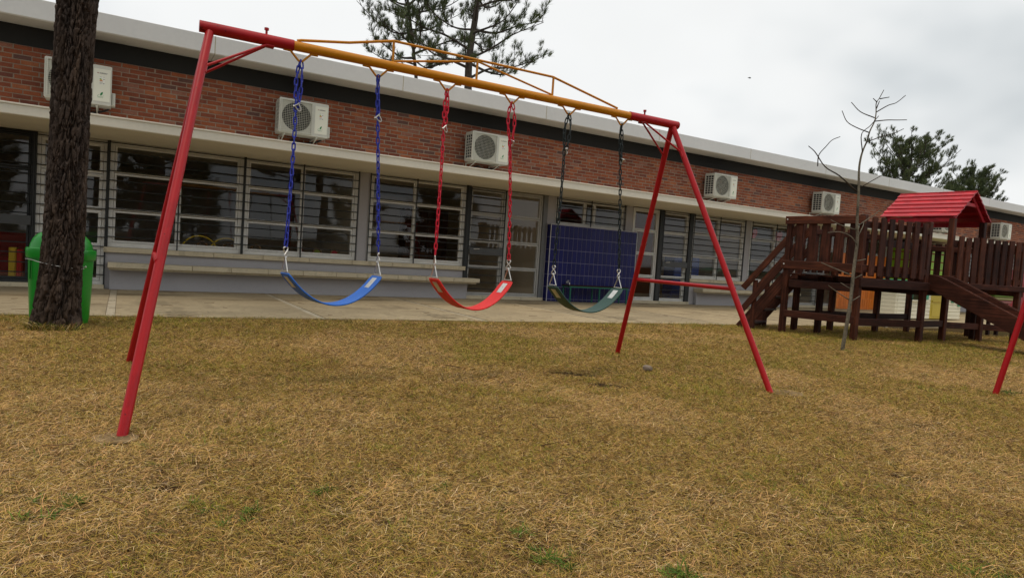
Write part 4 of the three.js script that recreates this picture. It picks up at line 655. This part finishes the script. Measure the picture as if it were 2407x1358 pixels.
// ---------------------------------------------------------------- litter bin and its wire
{
  const t = thing('litter_bin', 'bright green plastic litter bin with domed lid behind the trunk', 'bin'); t.position.set(-4.715, -0.04, -6.84);
  const ringGeo = (prof, ex = 0.318, ez = 0.19, n = 56) => { const pos = [], idx = [], uv = []; prof.forEach(([y, k, kz]) => { for (let i = 0; i <= n; i++) { const a = i / n * Math.PI * 2, c = Math.cos(a), s = Math.sin(a), p = 2 / 3.2; pos.push(Math.sign(c) * Math.pow(Math.abs(c), p) * ex * k, y, Math.sign(s) * Math.pow(Math.abs(s), p) * ez * (kz ?? k)); uv.push(i / n * 1.5, y); } }); for (let j = 0; j < prof.length - 1; j++) for (let i = 0; i < n; i++) { const a = j * (n + 1) + i, b = a + n + 1; idx.push(a, b, a + 1, b, b + 1, a + 1); } const g = new THREE.BufferGeometry(); g.setAttribute('position', new THREE.Float32BufferAttribute(pos, 3)); g.setAttribute('uv', new THREE.Float32BufferAttribute(uv, 2)); g.setIndex(idx); return toCreasedNormals(g, 0.6); };
  part('body', ringGeo([[0, 0.02], [0, 0.76], [0.02, 0.80], [0.1, 0.845], [0.4, 0.89], [0.70, 0.92], [0.72, 0.92]]), M.bin, t);
  part('rim', ringGeo([[0.70, 0.9], [0.695, 0.97], [0.71, 0.985], [0.775, 1.0], [0.795, 0.99], [0.80, 0.96], [0.80, 0.88]]), M.bin, t);
  part('lid', ringGeo([[0.795, 0.90], [0.85, 0.865], [0.90, 0.79], [0.94, 0.68], [0.97, 0.52], [0.985, 0.32], [0.992, 0.1], [0.993, 0.01]]), M.bin, t);
  for (const x of [-0.2, 0.23]) part('rib', cbox(0.012, 0.2, 0.014, 0.003).translate(x, 0.58, 0.168), M.bin, t);
  part('bolt', new THREE.SphereGeometry(0.012, 8, 6).translate(0.287, 0.63, 0.05), M.steel, t);
}
{
  const W = [], y = (a) => 0.60 + 0.015 * Math.cos(a); // strapped round trunk and bin
  for (const [x, yy, z] of [[-5.025, 0.64, -6.80], [-4.97, 0.642, -6.68], [-4.80, 0.645, -6.52], [-4.66, 0.645, -6.38], [-4.55, 0.638, -6.295], [-4.44, 0.625, -6.265], [-4.34, 0.605, -6.31], [-4.27, 0.59, -6.42], [-4.28, 0.585, -6.54], [-4.38, 0.59, -6.67], [-4.438, 0.59, -6.80], [-4.47, 0.595, -6.98], [-4.62, 0.60, -7.035], [-4.87, 0.615, -7.035], [-5.0, 0.63, -6.97]]) W.push(V(x, yy, z));
  const m = part('wire', new THREE.TubeGeometry(new THREE.CatmullRomCurve3(W, true), 120, 0.0032, 6, true), std(0.6, 0.6, 0.58, 0.4, { metalness: 0.6 }), scene); tag(m, 'thin pale wire tying the green bin to the trunk', 'wire');
}

// ---------------------------------------------------------------- bare sapling
{
  const t = thing('sapling', 'young bare sapling with thin grey stem before the play tower', 'tree'); t.position.set(4.697, 0, -9.21);
  const bark = std(0.30, 0.26, 0.19, 0.85, { map: texBark, bumpMap: texBark, bumpScale: 0.002 }), twig = std(0.115, 0.085, 0.06, 0.8, { map: texBark });
  const main = [[0.001, -0.06], [0.026, 0.363], [0.052, 0.725], [0.067, 1.085], [0.082, 1.562], [0.048, 1.738], [0.02, 2.205], [0.003, 2.553], [0.037, 2.752], [0.09, 2.921], [0.102, 3.042], [0.149, 3.181], [0.168, 3.302], [0.17, 3.444], [0.202, 3.506], [0.241, 3.618]];
  part('trunk', taperTube(main.map(([x, y], i) => V(x, y, 0.02 * Math.sin(i * 1.3))), [0.027, 0.024, 0.022, 0.019, 0.015, 0.012, 0.0095, 0.008, 0.006, 0.0045], 9), bark, t);
  const br = [[[0.005, 2.204], [-0.296, 2.397], [-0.541, 2.494], [-0.732, 2.671], [-0.859, 2.726]], [[-0.57, 2.52], [-0.595, 2.665], [-0.536, 2.774], [-0.49, 2.853], [-0.414, 2.892]], [[0.022, 2.245], [0.108, 2.325], [0.236, 2.424]], [[0.03, 2.757], [-0.039, 2.995], [0.022, 3.082], [0.086, 3.206]], [[0.085, 2.898], [0.304, 2.995], [0.451, 3.043], [0.596, 3.12]], [[0.1, 3.027], [-0.056, 3.099], [-0.162, 3.183], [-0.218, 3.344]], [[0.15, 3.184], [0.314, 3.206], [0.436, 3.207], [0.545, 3.21]], [[0.156, 3.233], [-0.016, 3.32], [-0.12, 3.458]], [[0.168, 3.31], [0.296, 3.4], [0.354, 3.419], [0.437, 3.51]], [[0.169, 3.362], [0.227, 3.478]], [[0.169, 3.449], [0.09, 3.484]], [[0.2, 3.495], [0.312, 3.517]], [[0.06, 1.732], [0.263, 1.894], [0.367, 1.985]], [[0.058, 1.674], [-0.211, 1.731], [-0.367, 1.787]], [[0.078, 1.467], [-0.027, 1.575], [-0.202, 1.629], [-0.388, 1.607]], [[0.076, 1.581], [0.165, 1.738], [0.206, 1.797]], [[0.065, 1.034], [-0.136, 1.115], [-0.323, 1.197]], [[0.073, 1.243], [0.245, 1.282]], [[0.064, 0.988], [0.181, 1.061]], [[0.05, 0.689], [-0.202, 0.808], [-0.36, 0.883]], [[0.048, 0.663], [0.219, 0.76]], [[0.06, 0.841], [-0.09, 0.929]]];
  br.forEach((l, i) => { const k = (hash3(i, 4, 4) - 0.5) * 0.9, big = i === 0; part('branch', taperTube(l.map(([x, y], j) => V(x, y, k * 0.2 * j)), big ? [0.012, 0.009, 0.007, 0.005] : [0.008, 0.006, 0.005], 6), i > 11 ? bark : twig, t); });
}

// ---------------------------------------------------------------- things seen inside the rooms
{
  const yel = std(0.6, 0.42, 0.02, 0.5), ply = std(0.42, 0.24, 0.11, 0.6, { map: texWood });
  [['left yellow hoop standing inside the wide window', -6.30, 0.30], ['right yellow hoop standing inside the wide window', -5.86 + 0.02, 0.29]].forEach(([l, s, r]) => { const m = part(numbered('hoop'), new THREE.TorusGeometry(r, 0.011, 8, 40, Math.PI), yel, scene); m.position.copy(bw(s - 0.16, 0.68, -0.34)); m.rotation.y = BTURN; tag(m, l, 'hoop', 'yellow hoops inside the window'); });
  [[-6.42, ply, 'wooden ring toy inside under the left yellow hoop'], [-5.98, ply, 'wooden ring toy inside under the right yellow hoop'], [-5.50, ply, 'wooden ring toy inside right of the red swing leg'], [-4.36, std(0.16, 0.2, 0.02, 0.6), 'wooden toy with green disc inside the window'], [-4.02, std(0.3, 0.02, 0.03, 0.6), 'wooden toy with red disc inside the window']].forEach(([s, dm, l], i) => { const t = thing('ring_toy', l, 'toy', 'round wooden toys on the window sill'); t.position.copy(bw(s, 0.80, -0.28)); t.rotation.y = BTURN; part('ring', new THREE.TorusGeometry(0.078, 0.02, 8, 30), ply, t); part('handle', cbox(0.14, 0.035, 0.02, 0.005).rotateZ(i % 2 ? -0.5 : 0.5).translate(i % 2 ? 0.14 : -0.14, -0.07, 0), ply, t); if (i > 2) part('disc', new THREE.CylinderGeometry(0.07, 0.07, 0.015, 24).rotateX(Math.PI / 2), dm, t); part('foot', cbox(0.12, 0.02, 0.08, 0.004).translate(0, -0.098, 0), ply, t); });
  { const m = part('inner_sill', boxAt(-7.85, -1.3, 0.6, 0.69, -0.5, -0.205, 0.006), M.inWall, school); }
  { const t = thing('sofa', 'dark red sofa inside the left doorway', 'sofa'); t.position.copy(bw(-10.6, 0.05, -1.6)); t.rotation.y = BTURN; const r = std(0.22, 0.015, 0.02, 0.7); part('seat', cbox(1.6, 0.34, 0.7, 0.04).translate(0.8, 0.2, 0), r, t); part('backrest', cbox(1.6, 0.5, 0.18, 0.05).translate(0.8, 0.52, -0.3), r, t); part('armrest', cbox(0.16, 0.5, 0.7, 0.04).translate(0.0, 0.26, 0), r, t); part('armrest', cbox(0.16, 0.5, 0.7, 0.04).translate(1.6, 0.26, 0), r, t); }
  { const t = thing('toy_block', 'yellow and red foam block inside the left doorway', 'toy'); t.position.copy(bw(-9.12, 0.05, -0.45)); t.rotation.y = BTURN; part('yellow_layer', cbox(0.10, 0.55, 0.3, 0.02).translate(-0.05, 0.275, 0), std(0.5, 0.33, 0.03, 0.7), t); part('red_layer', cbox(0.08, 0.53, 0.3, 0.02).translate(0.045, 0.265, 0), std(0.35, 0.02, 0.02, 0.7), t); }
  { const t = thing('cupboard', 'bright blue cupboard inside the window beside the red leg', 'cupboard'); t.position.copy(bw(5.75, 0.05, -1.0)); t.rotation.y = BTURN; const b = std(0.02, 0.07, 0.32, 0.5); part('body', cbox(1.0, 1.25, 0.4, 0.01).translate(0.5, 0.63, 0), b, t); part('door', boxAt(0.02, 0.49, 0.05, 1.2, 0.202, 0.22, 0.004), b, t); part('door', boxAt(0.51, 0.98, 0.05, 1.2, 0.202, 0.22, 0.004), b, t); }
  { const t = thing('cabinet', 'dark cabinet inside the barred door right of the stone bench', 'cabinet'); t.position.copy(bw(-1.5, 0.05, -3.2)); t.rotation.y = BTURN; part('body', cbox(1.2, 2.0, 0.4, 0.01).translate(0.6, 1.0, 0), M.woodB, t); part('door', boxAt(0.02, 0.59, 0.05, 1.95, 0.202, 0.22, 0.004), M.woodB, t); part('door', boxAt(0.61, 1.18, 0.05, 1.95, 0.202, 0.22, 0.004), M.woodB, t); }
  { const t = thing('ceiling_lamp', 'small lit ceiling lamp inside the window right of pillar', 'lamp'); t.position.copy(bw(-2.55, 2.60, -1.3)); t.rotation.y = BTURN; part('base', new THREE.CylinderGeometry(0.09, 0.1, 0.03, 24), M.alu, t); part('bulb', new THREE.SphereGeometry(0.045, 16, 12).translate(0, -0.05, 0), new THREE.MeshStandardMaterial({ color: 0xffffff, emissive: rgb(1, 0.72, 0.35), emissiveIntensity: 3 }), t); const l = new THREE.PointLight(0xffe2b8, 0.5); l.position.set(0, -0.05, 0); l.castShadow = true; l.shadow.radius = 2; t.add(l); }
  const hs = new THREE.Shape(); hs.moveTo(0, -0.22); hs.bezierCurveTo(-0.34, 0.02, -0.22, 0.24, 0, 0.1); hs.bezierCurveTo(0.22, 0.24, 0.34, 0.02, 0, -0.22); const hg = new THREE.ExtrudeGeometry(hs, { depth: 0.02, bevelEnabled: true, bevelSize: 0.004, bevelThickness: 0.004, bevelSegments: 1 });
  [[8.35, 'left red paper heart hanging inside the far window'], [9.5, 'right red paper heart hanging inside the far window']].forEach(([s, l]) => { const m = part(numbered('paper_heart'), hg, std(0.5, 0.03, 0.02, 0.8), scene); m.position.copy(bw(s, 2.12, -0.35)); m.rotation.y = BTURN; tag(m, l, 'decoration', 'red paper hearts inside the window'); });
}
// ---------------------------------------------------------------- stone, bird
{
  const g = new THREE.IcosahedronGeometry(0.05, 3), p = g.attributes.position; for (let i = 0; i < p.count; i++) { const v = V(p.getX(i), p.getY(i), p.getZ(i)); v.multiplyScalar(0.85 + 0.4 * fbm(v.x * 30 + 5, v.y * 30, v.z * 30, 3)); p.setXYZ(i, v.x * 1.15, v.y * 0.75, v.z); } g.computeVertexNormals();
  const m = part('stone', g, std(0.34, 0.27, 0.21, 0.95, { map: texGrain }), scene); m.scale.setScalar(0.8); m.position.set(1.347, 0.012, -6.255); tag(m, 'small grey stone lying on the lawn between the frame legs', 'stone');
  const t = thing('bird', 'tiny dark bird flying in the white sky', 'bird'); t.position.set(13.39, 12.56, -40); t.scale.setScalar(0.7); const dk = std(0.03, 0.03, 0.03, 0.8); const body = new THREE.SphereGeometry(0.055, 12, 8).scale(2.2, 0.9, 0.9); part('body', body, dk, t); for (const e of [-1, 1]) { const w = new THREE.Shape(); w.moveTo(-0.05, 0); w.quadraticCurveTo(0.0, 0.16, -0.08, 0.22); w.lineTo(0.05, 0.0); w.closePath(); part('wing', new THREE.ExtrudeGeometry(w, { depth: 0.008, bevelEnabled: false }).rotateX(e * 1.1), dk, t); } part('tail', cbox(0.1, 0.01, 0.06).translate(-0.14, 0, 0), dk, t);
}

// ---------------------------------------------------------------- lawn
{
  const blade = (pos, col, r, len, wid, lift, rad, c, curl) => {
    const a = r() * 6.283, o = V((r() - 0.5) * 2 * rad, 0, (r() - 0.5) * 2 * rad), d = V(Math.cos(a), 0, Math.sin(a)), s = V(-d.z, 0, d.x), bend = (r() - 0.5) * curl;
    const P = [0, 0.5, 1].map((u) => o.clone().addScaledVector(d, len * u * Math.cos(lift)).addScaledVector(s, bend * len * u * u).add(V(0, 0.002 + len * Math.sin(lift) * (u - 0.45 * u * u) * 1.4, 0)));
    const w = s.clone().multiplyScalar(wid / 2).add(V(0, wid * (r() - 0.5) * 0.8, 0)); const q = (p, k) => [p.x + w.x * k, p.y + w.y * k, p.z + w.z * k];
    pos.push(...q(P[0], -1), ...q(P[0], 1), ...q(P[1], -0.85), ...q(P[1], -0.85), ...q(P[0], 1), ...q(P[1], 0.85), ...q(P[1], -0.85), ...q(P[1], 0.85), P[2].x, P[2].y, P[2].z); for (let i = 0; i < 9; i++) col.push(...c);
  };
  const straw = [[0.60, 0.40, 0.125], [0.49, 0.32, 0.085], [0.80, 0.60, 0.29], [0.37, 0.215, 0.06], [0.45, 0.315, 0.065], [0.18, 0.105, 0.045], [0.56, 0.33, 0.12], [0.36, 0.27, 0.05], [0.13, 0.085, 0.04]], olive = [[0.27, 0.255, 0.03], [0.36, 0.30, 0.035], [0.20, 0.215, 0.024]], fresh = [[0.085, 0.145, 0.02], [0.12, 0.18, 0.025], [0.06, 0.11, 0.018]];
  const mk = (seed, n, pal, len, wid, lift, rad, curl) => { const r = rng(seed), pos = [], col = []; for (let i = 0; i < n; i++) { const c = pal[Math.floor(r() * pal.length)], k = 0.8 + 0.4 * r(); blade(pos, col, r, len * (0.5 + r()), wid * (0.7 + 0.6 * r()), lift[0] + (lift[1] - lift[0]) * r() * r(), rad, c.map((x) => x * k), curl); } const g = new THREE.BufferGeometry(); g.setAttribute('position', new THREE.Float32BufferAttribute(pos, 3)); g.setAttribute('color', new THREE.Float32BufferAttribute(col, 3)); g.computeVertexNormals(); return g; };
  const mat = new THREE.MeshPhysicalMaterial({ vertexColors: true, roughness: 0.8, specularIntensity: 0.25, side: THREE.DoubleSide });
  const mix = [...straw, ...straw, ...olive];
  const variants = [mk(1, 44, straw, 0.039, 0.0016, [0.0, 0.7], 0.055, 0.5), mk(2, 44, mix, 0.038, 0.0016, [0.0, 0.8], 0.055, 0.5), mk(3, 40, [...straw, ...olive, ...olive], 0.04, 0.0016, [0.1, 1.0], 0.05, 0.5), mk(4, 22, [...olive, ...fresh, straw[0]], 0.042, 0.0015, [0.25, 1.2], 0.035, 0.6)];
  const lists = variants.map(() => []), r = rng(404), m4 = new THREE.Matrix4(), q = new THREE.Quaternion(), e = new THREE.Euler();
  const blocked = (x, z) => Math.hypot(x - (-1.83), z + 3.1) < 0.09 || Math.hypot(x + 4.46, z + 6.45) < 0.17;
  const sow = (z0, z1, per, sc) => {
    const area = (zz) => 0.80 * Math.abs(zz) + 0.35; const tot = Math.round(per * (z1 - z0) * 2 * area((z0 + z1) / 2));
    for (let i = 0; i < tot; i++) {
      const z = z0 + (z1 - z0) * r(), x = (r() * 2 - 1) * (0.80 * Math.abs(z) + 0.35), [s, o] = toB(x, z); if (o < edgeOff(s) - 0.015 - 0.03 * r() || blocked(x, z)) continue;
      const soil = soilAt(x, z); if (r() < soil * 1.05) continue;
      const g = greenness(x, z), d = dryness(x, z), near = Math.max(0, smooth(0.75, 0.25, Math.abs(o - edgeOff(s)))), h = r();
      let v = h < 0.34 * g + 0.06 ? 2 : h < 0.75 ? 1 : 0; if (d > 0.5 && r() < d) v = 0; if (r() < 0.015 + 0.11 * g * (1 - d) + 0.1 * near) v = 3;
      // thin mottled patches stay bare of longer straw
      const k = sc * (0.75 + 0.5 * r()) * (0.85 + 0.3 * fbm(x * 2.3, z * 2.3, 1, 2));
      e.set((r() - 0.5) * 0.3, r() * 6.283, (r() - 0.5) * 0.3); q.setFromEuler(e); m4.compose(V(x, groundY(x, z) - 0.002, z), q, V(k, k * (0.8 + 0.5 * r()), k));
      lists[v].push([m4.clone(), 0.66 + 0.52 * r(), 0.92 + 0.1 * r(), 0.9 + 0.2 * r() + 0.12 * d]);
    }
  };
  sow(-2.9, -1.5, 1700, 1.0); sow(-4.5, -2.9, 1500, 1.0); sow(-7, -4.5, 1050, 1.1); sow(-10, -7, 650, 1.25); sow(-14, -10, 420, 1.45);
  const lawn = grp('lawn', scene); lawn.userData = { kind: 'stuff', label: 'dry straw coloured lawn with green patches', category: 'grass' };
  const c = new THREE.Color();
  variants.forEach((g, k) => { const im = new THREE.InstancedMesh(g, mat, lists[k].length); lists[k].forEach(([m, a, b, d], i) => { im.setMatrixAt(i, m); im.setColorAt(i, c.setRGB(a, a * b, a * d)); }); im.name = ['straw_tufts', 'mixed_tufts', 'olive_tufts', 'green_tufts'][k]; im.userData.kind = 'stuff'; im.castShadow = im.receiveShadow = true; lawn.add(im); });
  console.log('tufts', lists.map((l) => l.length).join(' '));
  // fresh green weeds in clumps, taller grass at the trunk foot
  const weed = mk(9, 26, fresh, 0.075, 0.0055, [0.3, 1.25], 0.03, 0.5), W = [];
  const clump = (x, z, n, rad, s) => { for (let i = 0; i < n; i++) { const a = r() * 6.28, d = rad * Math.sqrt(r()), px = x + Math.cos(a) * d, pz = z + Math.sin(a) * d; if (Math.hypot(px + 4.46, pz + 6.45) < 0.17) continue; e.set((r() - 0.5) * 0.4, r() * 6.28, (r() - 0.5) * 0.4); q.setFromEuler(e); const k = s * (0.6 + 0.7 * r()); m4.compose(V(px, groundY(px, pz), pz), q, V(k, k, k)); W.push([m4.clone(), 0.75 + 0.5 * r()]); } };
  for (const [x, z, n, rad, s] of [[-1.62, -2.32, 9, 0.09, 0.8], [-0.68, -2.62, 5, 0.06, 0.7], [0.20, -2.15, 12, 0.09, 0.9], [0.62, -2.04, 9, 0.07, 1.0], [1.75, -2.25, 10, 0.12, 0.8], [-1.12, -2.42, 7, 0.09, 0.65], [-0.92, -2.33, 6, 0.07, 0.7], [-0.24, -2.75, 4, 0.05, 0.7], [4.0, -6.15, 6, 0.1, 0.8], [4.85, -6.35, 7, 0.1, 1.2], [0.06, -2.35, 4, 0.05, 0.7], [1.5, -4.3, 3, 0.05, 0.6], [-1.9, -2.3, 6, 0.1, 0.7], [5.6, -9.4, 6, 0.2, 0.8], [6.6, -9.9, 12, 0.5, 0.8], [7.7, -11.0, 18, 0.6, 0.8], [5.4, -10.9, 14, 0.5, 0.8], [4.9, -8.9, 8, 0.25, 0.8], [1.9, -8.8, 6, 0.3, 0.6]]) clump(x, z, Math.ceil(n * 0.8), rad * 1.2, s * 0.72);
  const wi = new THREE.InstancedMesh(weed, mat, W.length); W.forEach(([m, k], i) => { wi.setMatrixAt(i, m); wi.setColorAt(i, c.setRGB(k, k, k)); }); wi.name = 'weeds'; wi.userData = { kind: 'stuff', label: 'small bright green weeds growing in the dry lawn', category: 'weeds' }; wi.castShadow = wi.receiveShadow = true; scene.add(wi);
  const tall = mk(21, 26, [...olive, ...straw, ...fresh], 0.15, 0.004, [0.7, 1.45], 0.05, 0.5), T = []; for (let i = 0; i < 46; i++) { const a = 0.3 + r() * 2.6, d = 0.195 + r() * 0.06, x = -4.46 + Math.cos(a) * d, z = -6.45 + Math.sin(a) * d; e.set(0, r() * 6.28, 0); q.setFromEuler(e); const k = 0.5 + r() * 0.5; m4.compose(V(x, groundY(x, z), z), q, V(k, k, k)); T.push(m4.clone()); }
  const ti = new THREE.InstancedMesh(tall, mat, T.length); T.forEach((m, i) => ti.setMatrixAt(i, m)); ti.name = 'tall_grass'; ti.userData = { kind: 'stuff', label: 'longer grass round the foot of the pine trunk', category: 'grass' }; ti.castShadow = ti.receiveShadow = true; scene.add(ti);
  // fallen needles and twigs on pavement and lawn
  const N = [], nd = rodGeo(V(-0.5, 0, 0), V(0.5, 0, 0), 0.5, 0.25, 5); for (let i = 0; i < 900; i++) { let x, z, y; if (i < 420) { const s = -9 + r() * 18, o = Math.sqrt(r()) * (edgeOff(s)), p = bw(s, 0, o); x = p.x; z = p.z; y = 0.004; } else { z = -2 - r() * 8; x = (r() * 2 - 1) * 0.8 * -z; const [s, o] = toB(x, z); if (o < edgeOff(s)) continue; y = groundY(x, z) + 0.03; } e.set(0, r() * 6.28, (r() - 0.5) * 0.15); q.setFromEuler(e); const th = r() < 0.08 ? 0.006 : 0.0018; m4.compose(V(x, y + th * 0.4, z), q, V(0.06 + r() * 0.13, th, th)); N.push([m4.clone(), 0.5 + r()]); }
  const ni = new THREE.InstancedMesh(nd, std(0.14, 0.075, 0.035, 0.9), N.length); N.forEach(([m, k], i) => { ni.setMatrixAt(i, m); ni.setColorAt(i, c.setRGB(k, k, k)); }); ni.name = 'fallen_needles'; ni.userData = { kind: 'stuff', label: 'fallen pine needles and twigs scattered on paving and lawn', category: 'litter' }; ni.castShadow = ni.receiveShadow = true; scene.add(ni);
}
renderer.render(scene, camera);
